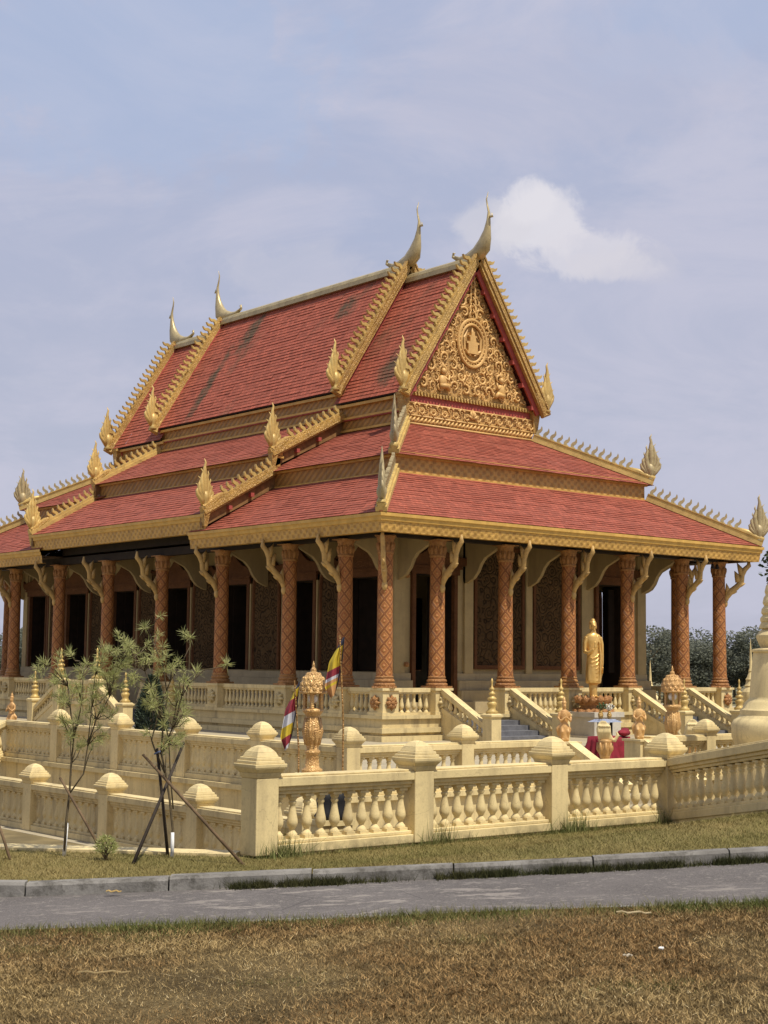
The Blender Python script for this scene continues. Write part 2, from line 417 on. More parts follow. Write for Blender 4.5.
# ---- roof surfaces
def slope(mb, A, B, C, D, row=.20, lip=.016):
    """tiled slope: A-B eave, D-C top; overlapping courses with a real lip"""
    A, B, C, D = map(Vector, (A, B, C, D))
    n = max(2, int(round(((D-A).length + (C-B).length)/2/row)))
    e = (B-A).normalized(); nr = e.cross(D-A).normalized()
    if nr.z < 0: nr = -nr
    for i in range(n):
        t0, t1 = i/n, (i+1)/n
        a, b = A.lerp(D, t0), B.lerp(C, t0); d, c = A.lerp(D, t1), B.lerp(C, t1)
        a2, b2 = a+nr*lip, b+nr*lip
        m_ = max(1, int((b-a).length/.75)) if lip > 0 else 1
        for k in range(m_):
            f0, f1 = k/m_, (k+1)/m_; lj = nr*(lip*random.uniform(.55, 1.5))
            aa, bb, cc, dd = a.lerp(b, f0), a.lerp(b, f1), d.lerp(c, f1), d.lerp(c, f0)
            us = [(q-A).dot(e) for q in (aa, bb, cc, dd)]
            mb.poly([aa+lj, bb+lj, cc+nr*.003, dd+nr*.003], [(us[0], i), (us[1], i), (us[2], i+1), (us[3], i+1)])
            mb.poly([aa, bb, bb+lj, aa+lj], [(us[0], i), (us[1], i), (us[1], i+.03), (us[0], i+.03)])
        continue
        us = [(q-A).dot(e) for q in (a, b, c, d)]
        mb.poly([a2, b2, c+nr*.004, d+nr*.004], [(us[0], i), (us[1], i), (us[2], i+1), (us[3], i+1)])
        mb.poly([a-nr*.0, b-nr*.0, b2, a2], [(us[0], i), (us[1], i), (us[1], i+.03), (us[0], i+.03)])
# T1 : lower skirt, T2 : upper skirt, both hipped round the whole hall; the middle of each long side is raised
E1, Z1a, I1, Z1b = -.99, 4.50, 1.636, 5.993
E2, Z2a, I2, Z2b = 1.44, 6.48, 4.234, 7.954
RZ = .52; YA, YB = 7.33, L-7.33        # raised middle section
def rect(i, z): return [V(i, i, z), V(W-i, i, z), V(W-i, L-i, z), V(i, L-i, z)]
def hip_tier(name, e, za, i, zb, ycut):
    a, b = rect(e, za), rect(i, zb)
    for k in (0, 2):                                     # gable-end slopes
        mb = MB(); slope(mb, a[k], a[(k+1) % 4], b[(k+1) % 4], b[k]); pt(name, mb, M['tile'])
    for sx in (0, 1):                                    # long sides, front and rear stretches
        X0, X1 = (e, i) if sx == 0 else (W-e, W-i)
        for (y0, y1, y2, y3) in ((e, ycut, ycut, i), (L-ycut, L-e, L-i, L-ycut)):
            mb = MB(); slope(mb, (X0, y0, za), (X0, y1, za), (X1, y2, zb), (X1, y3, zb)); pt(name, mb, M['tile'])
hip_tier('lower_roof', E1, Z1a, I1, Z1b, 8.12)
hip_tier('upper_roof', E2, Z2a, I2, Z2b, 7.9)
for sx in (0, 1):                                        # raised middle stretches
    f = (lambda x: x) if sx == 0 else (lambda x: W-x)
    for nm, e, za, i, zb in (('lower_roof', E1, Z1a, I1, Z1b), ('upper_roof', E2, Z2a, I2, Z2b)):
        mb = MB(); slope(mb, (f(e), YA, za+RZ), (f(e), YB, za+RZ), (f(i), YB, zb+RZ), (f(i), YA, zb+RZ)); pt(nm, mb, M['tile'])
# fascia boards: carved lower band under a plain cap moulding, leaning slightly inwards
def fascia_run(p0, p1, out, ztop, h, d0=0.0, d1=0.0):
    """band from p0 to p1 (eave line); out = outward unit vector; d0/d1 extend the mitre"""
    mb = MB(); p0, p1, out = Vector(p0), Vector(p1), Vector(out); dr = (p1-p0).normalized()
    def ring(zz, o): return [p0 - dr*(o*d0) + out*o + V(0,0,zz-p0.z), p1 + dr*(o*d1) + out*o + V(0,0,zz-p1.z)]
    prof = [(ztop-.015, -.25), (ztop-.015, .035), (ztop-.10, .035), (ztop-.115, .0), (ztop-.21, -.015), (ztop-.225, -.05), (ztop-h, -.085), (ztop-h-.005, -.25)]
    rr = [ring(z, o) for z, o in prof]
    for k in range(len(rr)-1):
        mb.m = 1 if k in (0, 1, 2, 3, 4) else 0
        mb.poly([rr[k][0], rr[k][1], rr[k+1][1], rr[k+1][0]])
    mb.m = 0
    o = pt('fascia', mb, [M['fascia'], M['fascia_top']])
    return o
for (yy, s) in ((E1, -1), (L-E1, 1)): fascia_run((E1, yy, Z1a), (W-E1, yy, Z1a), (0, s, 0), Z1a, .49, 1, 1)
for (xx, s) in ((E1, -1), (W-E1, 1)):
    fascia_run((xx, E1, Z1a), (xx, 8.12, Z1a), (s, 0, 0), Z1a, .49, 1, 0)
    fascia_run((xx, L-8.12, Z1a), (xx, L-E1, Z1a), (s, 0, 0), Z1a, .49, 0, 1)
    fascia_run((xx, YA-.05, Z1a+RZ), (xx, YB+.05, Z1a+RZ), (s, 0, 0), Z1a+RZ, .56)
# friezes (the short walls between the tiers)
def frieze(x0, x1, y0, y1, z0, z1, mat, mould=True):
    mb = MB(); mb.box(x0, x1, y0, y1, z0, z1)
    g = .045
    if mould:
        mb.m = 1
        mb.box(x0-g, x1+g, y0-g, y1+g, z1-.07, z1-.002); mb.box(x0-g*.8, x1+g*.8, y0-g*.8, y1+g*.8, z0+.03, z0+.085)
        mb.box(x0-g*1.6, x1+g*1.6, y0-g*1.6, y1+g*1.6, z1-.16, z1-.09)
        mb.m = 0
    return pt('frieze', mb, [mat, M['fascia_top']])
t_ = .2
frieze(I1+.02, W-I1-.02, I1+.02, I1+t_, Z1b-.06, Z2a+.12, M['frieze_front']); frieze(I1+.02, W-I1-.02, L-I1-t_, L-I1-.02, Z1b-.06, Z2a+.12, M['frieze_front'])
for sx in (0, 1):
    xa, xb = (I1, I1+t_) if sx == 0 else (W-I1-t_, W-I1)
    frieze(xa+.004, xb, I1+t_, YA+.3, Z1b-.06, Z2a+.10, M['frieze']); frieze(xa+.004, xb, YB-.3, L-I1-t_, Z1b-.06, Z2a+.10, M['frieze'])
    frieze(xa+.01, xb, YA+.05, YB-.05, Z1b+RZ-.06, Z2a+RZ+.10, M['frieze'])
# upper wall under the main roof
G0, G1 = 4.25, W-4.25                    # half-width of the gable block
ZM, ZMC = 8.92, 9.35                     # main eaves: ends / middle
for sx in (0, 1):
    xa, xb = (G0, G0+.2) if sx == 0 else (G1-.2, G1)
    for (y0, y1, z0, z1) in ((4.45, YA+.3, Z2b-.06, ZM+.1), (YB-.3, L-4.45, Z2b-.06, ZM+.1), (YA+.04, YB-.04, Z2b+RZ-.08, ZMC+.1)):
        mb = MB(); mb.box(xa-(.02 if z1 > ZM+.2 else 0), xb+(.02 if z1 > ZM+.2 else 0), y0, y1, z0, z1)
        zmid = lerp(z0, z1, .47); mb.m = 1
        xo = xa-.06 if sx == 0 else xb; xo2 = xo+.06
        mb.box(xo-.03, xo2+.03, y0, y1, zmid-.05, zmid+.02); mb.m = 2; mb.box(xo-.012, xo2+.012, y0, y1, zmid-.085, zmid-.053); mb.m = 1
        mb.box(xo-.02, xo2+.02, y0, y1, z0+.08, z0+.15); mb.box(xo-.06, xo2+.06, y0, y1, z1-.25, z1-.16)
        mb.m = 0
        pt('frieze', mb, [M['frieze'], M['fascia_top'], M['red_board']])
# main roof slopes
RID, RIDC = 13.42, 13.86
MX = 4.06
def main_roof(y0, y1, ze, zr):
    for sx in (0, 1):
        f = (lambda x: x) if sx == 0 else (lambda x: W-x)
        mb = MB(); slope(mb, (f(MX), y0, ze), (f(MX), y1, ze), (f(XC), y1, zr), (f(XC), y0, zr), .155, .019); pt('main_roof', mb, M['tile_main'])
    mb = MB()
    mb.tube([(XC, y0-.05, zr+.05), (XC, y1+.05, zr+.05)], .17, 10); mb.box(XC-.22, XC+.22, y0, y1, zr-.12, zr+.02)
    pt('ridge', mb, M['chofa'], label='rounded silvery ridge')
main_roof(3.95, YA+.25, ZM, RID); main_roof(YB-.25, L-3.95, ZM, RID); main_roof(YA, YB, ZMC, RIDC)
# underside closing boards of the main eaves
mb = MB()
for f in (lambda x: x, lambda x: W-x):
    for y0, y1, z in ((4.3, YA+.2, ZM), (YB-.2, L-4.3, ZM), (YA+.05, YB-.05, ZMC)):
        x0, x1 = sorted((f(MX+.02), f(G0+.1))); mb.box(x0, x1, y0, y1, z-.03, z-.004)
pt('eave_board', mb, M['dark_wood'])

# ---- crests, flame finials, ridge horns
TOOTH = [(.08,0),(.50,0),(.64,.16),(.70,.38),(.60,.60),(.38,.78),(.36,1.12),(.22,.98),(.12,.76),(.20,.52),(.34,.36),(.26,.20)]
def crest(p0, p1, up, step=.27, h=.30, th=.07, lean=1):
    """row of curled flame leaves along p0 -> p1"""
    mb = MB(); p0, p1, up = Vector(p0), Vector(p1), Vector(up); d = (p1-p0); Ln = d.length; d.normalize()
    up = (up - d*up.dot(d)).normalized()
    h *= 1.28; n = max(2, int(Ln/step))
    nrm = d.cross(up).normalized()
    for i in range(n):
        o = p0 + d*(Ln*(i+.15)/n); k = random.uniform(.92, 1.08)
        mb.extrude([(x*step*1.28, y*h*k) for x, y in TOOTH], o, d*lean, up, th)
        mb.sphere(o + d*step*.35*lean + up*h*.10, (.06,.06,.05), 6, 4)
    return mb
def flame(base, out, s=1.0, slim=1.0):
    """many-headed naga finial: a fan of curved leaves rising from a scaled stem"""
    mb = MB(); b = Vector(base); out = Vector(out).normalized(); up = V(0,0,1); sd = out.cross(up)
    def P(a, z): return b + out*(a*s) + up*(z*s)
    heads = [(.02, 1.50, .085), (.13, 1.17, .07), (-.11, 1.12, .07), (.21, .92, .06), (-.19, .88, .06), (.27, .68, .05), (-.25, .66, .05)]
    for k, (a, h, r) in enumerate(heads):
        w_ = sd*(.05*s*((-1)**k)*(k > 0))
        pts = [P(a*.15, .0), P(a*.7, .18+.1*h*.4) + w_, P(a*1.15, h*.50) + w_, P(a*1.25, h*.66) + w_, P(a*.95+.015, h*.82) + w_*.6, P(a*1.0-.02, h*.92) + w_*.5, P(a*1.25+.03, h) + w_*.5]
        mb.tube(pts, [.06*s, .085*s, r*s*1.25, r*1.05*s, r*.6*s, r*.42*s, .006], 7, (sd, .8*slim))
    mb.lathe([(.10*s, -.12*s), (.14*s, -.06*s), (.09*s, .02*s), (.10*s, .10*s), (.145*s, .24*s), (.13*s, .36*s), (.05*s, .5*s)], tuple(b), 10)
    for k in range(5): mb.sphere(P(-.12+.06*k, .22+.05*(k % 2)), (.04*s,)*3, 6, 4)
    return mb
def chofa(base, out):
    """tall swan-necked ridge horn; out points away from the roof"""
    mb = MB(); b = Vector(base); out = Vector(out); up = V(0,0,1); sd = out.cross(up)
    top = [(-1.45,.30),(-1.2,.22),(-.85,.26),(-.52,.38),(-.25,.60),(-.05,.88),(.055,1.16),(.10,1.42),(.04,1.64),(.005,1.84),(.09,2.05)]
    bot = [(-1.4,.12),(-1.1,.02),(-.6,-.06),(-.15,-.06),(.12,.14),(.20,.50),(.195,.92),(.185,1.36),(.085,1.66),(.045,1.84),(.11,2.08)]
    wd_ = [.05,.09,.13,.17,.18,.12,.075,.05,.03,.025,.008]
    rings = []
    for (a0, z0), (a1, z1), w_ in zip(top, bot, wd_):
        c0 = b + out*((a0+a1)/2) + up*((z0+z1)/2); hv = (out*(a0-a1) + up*(z0-z1))/2
        rings.append([c0 + hv*cos(2*pi*j/10) + sd*(w_*sin(2*pi*j/10)) for j in range(10)])
    mb.ring(rings)
    def P(a, z): return b + out*a + up*z
    mb.tube([P(.2,1.25), P(.3,1.22), P(.27,1.36)], [.05,.04,.006], 6)            # beak
    mb.tube([P(-1.40,.20), P(-1.54,.28), P(-1.52,.40), P(-1.44,.38)], [.06,.055,.04,.015], 6)   # tail curl
    return mb
def bargeboard(ybar, s_out, ze, zr, xe=4.0):
    """both raking boards of one gable end, each with its crest and foot finial"""
    for sx in (0, 1):
        f = (lambda x: x) if sx == 0 else (lambda x: W-x)
        foot = V(f(xe), ybar, ze-.02); apex = V(f(XC), ybar, zr+.16); d = (apex-foot).normalized()
        up = V(-d.z if sx == 0 else d.z, 0, abs(d.x))
        mb = MB()
        mb.beam(foot, apex, .20, .17, up, -.03); mb.beam(foot, apex, .12, .10, up, -.13)
        mb.beam(foot + V(0, s_out*.05, 0), apex + V(0, s_out*.05, 0), .16, .05, up, .13)
        mb.beam(foot + V(0, s_out*.07, 0), apex + V(0, s_out*.07, 0), .05, .05, up, .02)
        # swept foot and the little scroll at mid height
        mb.tube([foot + d*.7, foot + d*.25, foot - V(-.0, 0, .12) , foot + V(f(-.28)-f(0), 0, -.02)], [.10, .13, .12, .06], 8)
        mid = foot.lerp(apex, .52)
        mb.tube([mid + up*.02, mid + up*.22 - d*.12, mid + up*.18 - d*.3, mid + up*.04 - d*.28], [.10, .09, .07, .03], 7)
        b = pt('bargeboard', mb, M['gold'])
        a0 = foot + d*.45 + up*.17; a1 = apex - d*.30 + up*.17
        sub(crest(a0, a1, up, .235, .27, .085), 'crest', M['crest'], b)
        sub(flame(foot + V(f(-.14)-f(0), 0, .10), (1 if sx else -1, 0, 0), 1.05), 'flame_finial', M['crest'], b, True)
        r_ = MB()                                            # red lining board and purlin ends behind the board
        r_.beam(foot + V(0, -s_out*.11, 0), apex + V(0, -s_out*.11, 0), .07, .25, up, -.28)
        sub(r_, 'lining', M['red_board'], b)
for yb, s, ze, zr in ((3.92, -1, ZM, RID), (YA-.03, -1, ZMC, RIDC), (YB+.03, 1, ZMC, RIDC), (L-3.92, 1, ZM, RID)):
    bargeboard(yb, s, ze, zr)
    pt('ridge_horn', chofa((XC, yb + s*.34, zr+.10), (0, s, 0)), M['chofa'], True, 'swan necked silvery gilt horn')
# purlin ends under the front and rear verges
for yb, y1 in ((4.0, 4.3), (L-4.3, L-4.0)):
    for sx in (0, 1):
        for k in range(6):
            t = .08 + k*.155; x = lerp(4.18, XC, t); z = lerp(ZM-.28, RID-.26, t); x = x if sx == 0 else W-x
            mb = MB(); mb.box(x-.07, x+.07, yb, y1, z-.07, z+.07); pt('purlin', mb, M['red_board'])
# hip ridges of the two skirts
def hip(e, za, i, zb):
    for cx, sx in ((0, 1), (1, -1)):
        for cy, sy in ((0, 1), (1, -1)):
            p0 = V(e if cx == 0 else W-e, e if cy == 0 else L-e, za); p1 = V(i if cx == 0 else W-i, i if cy == 0 else L-i, zb)
            d = (p1-p0).normalized(); out = V(-sx, -sy, 0).normalized()
            mb = MB(); mb.beam(p0 + d*.05, p1, .30, .13, off=-.02); mb.beam(p0 + d*.05, p1, .17, .12, off=.11); mb.beam(p0+d*.05, p1, .24, .035, off=.20)
            b = pt('hip_ridge', mb, M['crest'])
            sub(crest(p0 + d*.75 + V(0,0,.22), p1 - d*.12 + V(0,0,.22), (0,0,1), .228, .25, .09), 'crest', M['tooth'], b)
            fb = MB(); fb.tube([p0 + d*.85 + V(0,0,.26), p0 + d*.5 + V(0,0,.28), p0 + d*.2 + V(0,0,.22), p0 - d*.02 + V(0,0,.2)], [.06,.10,.11,.12], 7)
            sub(fb, 'naga_neck', M['crest'], b, True)
            sub(flame(p0 + d*.12 + V(0,0,.22), out, .95), 'flame_finial', M['tooth'], b, True)
hip(E1, Z1a, I1, Z1b); hip(E2, Z2a, I2, Z2b)
# stepped ends of the raised middle skirts: rake board, crest, finial, purlin ends
for sx in (0, 1):
    f = (lambda x: x) if sx == 0 else (lambda x: W-x)
    for yy, s in ((YA, -1), (YB, 1)):
        for e, za, i, zb in ((E1, Z1a, I1, Z1b), (E2, Z2a, I2, Z2b)):
            p0 = V(f(e), yy, za+RZ); p1 = V(f(i), yy, zb+RZ); d = (p1-p0).normalized()
            mb = MB()
            q0, q1 = p0 + V(0, -s*.05, 0), p1 + V(0, -s*.05, 0)
            o = [q0 + V(0,0,.0), q1 + V(0,0,.0), q1 + V(0,0,-.50), q0 + V(0,0,-.42)]
            mb.poly(o); mb.poly([p + V(0, -s*.12, 0) for p in o][::-1])
            for k in range(4): j = (k+1) % 4; mb.poly([o[k], o[j], o[j]+V(0,-s*.12,0), o[k]+V(0,-s*.12,0)])
            b = pt('rake_board', mb, M['rake'])
            cb = MB(); cb.beam(p0, p1, .26, .15, off=-.03); cb.beam(p0, p1, .16, .09, off=.12)
            cb.beam(p0 + V(0, s*.04, -.10), p1 + V(0, s*.04, -.10), .10, .06)
            sub(cb, 'coping', M['crest'] if s > 0 else M['gold'], b)
            sub(crest(p0 + d*.75 + V(0,0,.16), p1 - d*.1 + V(0,0,.16), (0,0,1), .235, .25, .085), 'crest', M['crest'], b)
            nb = MB(); nb.tube([p0 + d*.95 + V(0,0,.22), p0 + d*.6 + V(0,0,.26), p0 + d*.25 + V(0,0,.2), p0 + V(0,0,.16)], [.05,.10,.12,.13], 7)
            nb.frustum(p0.x + (.07 if sx == 0 else -.07), p0.y, p0.z-.38, .05, p0.z+.02, .11)
            sub(nb, 'naga_neck', M['gold'], b)
            sub(flame(p0 + d*.06 + V(0,0,.2), (-1 if sx == 0 else 1, 0, 0), .95), 'flame_finial', M['crest'], b, True)
            for k in range(2):
                pb = MB(); q = p0.lerp(p1, .35 + .3*k) + V(0, s*.02, -.28); pb.box(q.x-.06, q.x+.06, q.y-.07, q.y+.07, q.z-.06, q.z+.06)
                sub(pb, 'purlin_end', M['red_board'], b)

# ---- gilded pediments
def spiral_pts(cx, cz, r, turns, sgn, ph, n=16):
    return [(cx + sgn*r*(1-.86*t/(n-1))*cos(ph + turns*2*pi*t/(n-1)), cz + r*(1-.86*t/(n-1))*sin(ph + turns*2*pi*t/(n-1))) for t in range(n)]
def scroll(mb, y, s, cx, cz, r, sgn, ph, turns=1.35):
    P = spiral_pts(cx, cz, r, turns, sgn, ph)
    mb.tube([(x, y + s*.05, z) for x, z in P], [r*.05 + r*.22*sin(pi*min(1, (k+2)/12)) for k in range(len(P))], 6, (V(0,1,0), .7))
    mb.sphere((cx, y + s*.07, cz), (r*.2, r*.2, r*.2), 6, 4)
    for k in range(3):                                         # leaf barbs on the outside of the scroll
        a = ph + k*1.15 + .3; d = V(sgn*cos(a), 0, sin(a)); t = V(-sgn*sin(a), 0, cos(a))
        o = V(cx, y + s*.05, cz) + d*(r*.92)
        mb.tube([o, o + d*r*.26 + t*r*.12, o + d*r*.36 + t*r*.42], [r*.17, r*.13, .004], 5)
def pediment(y, s):
    hw, zb, zt = XC-4.42, ZM+.10, RID-.12
    mb = MB(); th = .12
    tri = [V(XC-hw, y, zb), V(XC+hw, y, zb), V(XC, y, zt)]
    mb.poly(tri); mb.poly([p + V(0, -s*th, 0) for p in tri][::-1])
    ped = pt('pediment', mb, M['relief_bg'], label='gilded triangular gable carved with scrolls around a round emblem')
    rel = MB(); rr = random.Random(11); spots = []
    mcx, mcz, mr = XC, zb+1.78, .66
    def ok(x, z, r):
        if z - r*1.05 < zb+.06: return False
        lim = hw*(1-(z-zb)/(zt-zb)) - r*1.22
        if x > lim or x - r*.9 < .02: return False
        if (x**2/.62**2 + (z-mcz)**2/.80**2) ** .5 < 1 + r*.95/.66: return False
        return all((x-a)**2 + (z-b)**2 > (r+q)**2*.90 for a, b, q in spots)
    for r, tries in ((.18, 160), (.14, 900), (.11, 2600), (.085, 6000), (.062, 9000), (.045, 9000)):
        for _ in range(tries):
            x, z = rr.uniform(0, hw), rr.uniform(zb, zt)
            if ok(x, z, r): spots.append((x, z, r))
    for x, z, r in spots:
        ph = rr.uniform(0, 2*pi)
        for sg in (1, -1): scroll(rel, y, s, XC + sg*x, z, r, sg, ph)
    for k in range(9):                                         # flame stem above the emblem
        z = mcz + .85 + k*.21; q = .17*(1-k/10)
        for sg in (1, -1): rel.tube([(XC, y+s*.05, z-.1), (XC+sg*q, y+s*.08, z), (XC+sg*q*.6, y+s*.08, z+.16), (XC+sg*.02, y+s*.06, z+.26)], [.03, .05, .035, .006], 6)
    # two kneeling attendants in relief at the foot
    for sg in (1, -1):
        x0, z0 = XC + sg*1.25, zb+.1
        rel.sphere((x0, y+s*.07, z0+.30), (.17,.10,.22), 10, 7); rel.sphere((x0, y+s*.1, z0+.62), (.09,.09,.11), 8, 6)
        rel.tube([(x0, y+s*.07, z0+.7), (x0, y+s*.07, z0+.92)], [.07, .01], 7)
        rel.tube([(x0-sg*.02, y+s*.1, z0+.42), (x0-sg*.2, y+s*.14, z0+.34), (x0-sg*.22, y+s*.14, z0+.52)], [.055,.05,.03], 6)
        rel.tube([(x0+sg*.12, y+s*.08, z0+.14), (x0-sg*.16, y+s*.11, z0+.17), (x0-sg*.26, y+s*.1, z0+.04)], [.10,.09,.05], 7)
    sub(rel, 'scrollwork', M['relief'], ped, True)
    med = MB()
    for q, tr in ((1.0, .055), (.80, .045)):
        med.tube([(mcx + q*.60*cos(a*2*pi/36), y+s*.07, mcz + q*.76*sin(a*2*pi/36)) for a in range(37)], tr, 7, cap=False)
    for a in range(30):
        t = a*2*pi/30; med.sphere((mcx + .54*cos(t), y+s*.07, mcz + .685*sin(t)), (.035,.035,.04), 6, 4)
    for x0, x1, z0, z1 in ((-.24,.24,-.34,-.26), (-.20,.20,-.26,-.02), (-.27,.27,-.02,.05), (-.12,.12,.05,.2), (-.17,.17,.2,.25), (-.07,.07,.25,.38)):
        med.box(mcx+x0, mcx+x1, min(y, y+s*.11), max(y, y+s*.11), mcz+z0, mcz+z1)
    for sg in (1, -1): med.tube([(mcx+sg*.08, y+s*.07, mcz-.40), (mcx+sg*.34, y+s*.07, mcz-.22), (mcx+sg*.36, y+s*.07, mcz+.16), (mcx+sg*.2, y+s*.07, mcz+.42)], [.03,.05,.045,.01], 6)
    med.tube([(mcx, y+s*.06, mcz+.38), (mcx, y+s*.06, mcz+.52)], [.05,.005], 6)
    sub(med, 'emblem', M['relief'], ped)
    # toothed sill, red board, scroll frieze and wave band under the triangle
    yo, yi = y + s*.06, y - s*.14; ya, yb_ = min(yo, yi), max(yo, yi)
    mb = MB(); mb.box(G0-.05, G1+.05, ya, yb_, zb-.16, zb-.02)
    n = 42
    for k in range(n):
        x = lerp(G0, G1, (k+.5)/n); mb.extrude([(-.055,.02),(.055,.02),(.03,-.08),(0,-.13),(-.03,-.08)], (x, y+s*.075, zb-.05), (1,0,0), (0,0,1), .05)
    pt('gable_sill', mb, M['gold'])
    mb = MB(); mb.box(G0-.02, G1+.02, min(y, y-s*.2), max(y, y-s*.2), zb-.40, zb-.14); pt('red_band', mb, M['red_board'])
    mb = MB(); mb.box(G0, G1, min(y+s*.05, y-s*.2), max(y+s*.05, y-s*.2), Z2b-.08, zb-.38); fr = pt('frieze', mb, M['relief_bg'], label='gilded scroll frieze under the gable')
    rel = MB(); n = 23
    for k in range(n):
        x = lerp(G0+.12, G1-.12, k/(n-1)); sg = 1 if k < n//2 else -1
        if k == n//2:
            for q in range(5):
                a = pi*(q+.5)/5; rel.tube([(x, y+s*.1, Z2b+.42), (x+.16*cos(a), y+s*.12, Z2b+.42+.16*sin(a)), (x+.11*cos(a), y+s*.1, Z2b+.46+.26*sin(a))], [.05,.05,.01], 6)
            continue
        scroll(rel, y+s*.05, s, x, Z2b+.50+(.05 if k % 2 else -.05), .125, sg, 0 if k % 2 else pi)
    rel.box(G0-.03, G1+.03, ya-.03, yb_+.03, zb-.43, zb-.385); rel.box(G0-.03, G1+.03, ya-.03, yb_+.03, Z2b+.24, Z2b+.29)
    rel.box(G0-.04, G1+.04, ya-.05, yb_+.05, Z2b-.02, Z2b+.035)
    n = 34
    for k in range(n):
        x = lerp(G0+.08, G1-.08, k/(n-1)); rel.tube([(x-.09, y+s*.07, Z2b+.06), (x, y+s*.11, Z2b+.14), (x+.09, y+s*.07, Z2b+.22)], [.02,.045,.02], 5)
    sub(rel, 'scrollwork', M['relief'], fr, True)
    for sg in (-1, 1):                                         # corner consoles under the barge feet
        x = G0-.10 if sg < 0 else G1+.10
        mb = MB(); mb.frustum(x, y+s*.02, ZM-.72, .09, ZM-.12, .15); mb.box(x-.17, x+.17, y-.17, y+.17, ZM-.12, ZM-.02); pt('console', mb, M['gold'])
pediment(4.25, -1); pediment(L-4.25, 1)

# ---- soffits and beams
mb = MB()
for y0, y1 in ((E1+.12, 8.05), (L-8.05, L-E1-.12)): mb.box(E1+.12, W-E1-.12, y0, y1, 4.22, 4.27)
mb.box(E1+.12, W-E1-.12, 8.05, L-8.05, 4.74, 4.79)
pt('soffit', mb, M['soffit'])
mb = MB()
for x in (0, W): mb.box(x-.14, x+.14, -.14, L+.14, 3.98, 4.219)
for y in (0, L): mb.box(.142, W-.142, y-.14, y+.14, 3.98, 4.219)
for x in (0, W): mb.box(x-.10, x+.10, 8.06, L-8.06, 4.30, 4.73)
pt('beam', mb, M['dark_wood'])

# ---- columns
NX, WX = 1.83, 2.56
XS = [0, NX, NX+WX, NX+2*WX, NX+3*WX, NX+4*WX, W]
m1, m2 = 1.705, 2.571; m3 = (L-2*(m1+m2))/5
YS = [0, m1, m1+m2] + [m1+m2+m3*k for k in (1,2,3,4)] + [L-m1-m2, L-m1, L]
def make_column():
    mb = MB(); mb.lathe([(.225,.20), (.215,.6), (.205,2.2), (.195,3.55), (.195,3.62)], n=28)
    c = mb.build('column', M['column'], None, True)
    smooth_angle(c)
    mb = MB(); mb.box(-.30,.30,-.30,.30,.0,.05)
    mb.lathe([(.28,.05),(.295,.08),(.285,.12),(.25,.135),(.245,.15),(.27,.165),(.275,.195),(.255,.225),(.235,.235),(.232,.26),(.245,.27),(.243,.30),(.225,.31)], n=28)
    b = mb.build('column_base', M['gold_red'], c); smooth_angle(b, 60)
    mb = MB(); mb.lathe([(.20,3.50),(.222,3.52),(.222,3.57),(.203,3.59),(.205,3.80),(.22,3.82),(.222,3.88),(.235,3.90),(.245,3.975)], n=24)
    for k in range(10):
        a = 2*pi*k/10; d = V(cos(a), sin(a), 0)
        mb.tube([d*.185 + V(0,0,3.59), d*.205 + V(0,0,3.70), d*.215 + V(0,0,3.78), d*.20 + V(0,0,3.84)], [.04,.055,.045,.01], 6)
    mb.box(-.27,.27,-.27,.27,3.965,3.992)
    k = mb.build('capital', M['gold_red'], c); smooth_angle(k, 50)
    # naga bracket: an S-shaped crested serpent reaching out (local -Y) to carry the eave
    mb = MB()
    pts = [(0,-.17,2.62),(0,-.24,2.86),(0,-.36,3.04),(0,-.56,3.20),(0,-.72,3.38),(0,-.74,3.58),(0,-.82,3.76),(0,-.96,3.90),(0,-.95,4.08)]
    mb.tube(pts, [.045,.085,.105,.095,.085,.08,.085,.075,.03], 8, (V(1,0,0), .75))
    for p, q, r in (((0,-.34,3.00),(0,-.58,2.99),.085), ((0,-.60,3.22),(0,-.84,3.26),.08), ((0,-.62,3.36),(0,-.50,3.66),.10), ((0,-.72,3.60),(0,-.58,3.92),.09), ((0,-.86,3.82),(0,-1.02,3.80),.07), ((0,-.27,2.92),(0,-.24,3.26),.085)):
        p, q = V(*p), V(*q); mid = (p+q)/2 + V(0,-.02,.05); mb.tube([p, mid, q + V(0,0,.06)], [r, r*.85, .008], 6, (V(1,0,0), .7))
    mb.sphere((0,-.20,2.68), (.08,.08,.14), 8, 6)
    k = mb.build('naga_bracket', M['bracket'], c, True)
    return c
col0 = make_column(); first = True
def put_column(x, y, rz):
    global first
    c = col0 if first else copy_tree(col0)
    first = False
    c.parent = T; c.matrix_parent_inverse = Matrix.Translation(-V(XC, YC, TER)); place(c, (x, y, 0), rz)
for i, x in enumerate(XS):
    for y, s in ((0, 0), (L, pi)):
        rz = s
        if i == 0: rz = -pi/4 if y == 0 else -3*pi/4
        if i == 6: rz = pi/4 if y == 0 else 3*pi/4
        put_column(x, y, rz)
for y in YS[1:-1]:
    for x, rz in ((0, -pi/2), (W, pi/2)): put_column(x, y, rz)

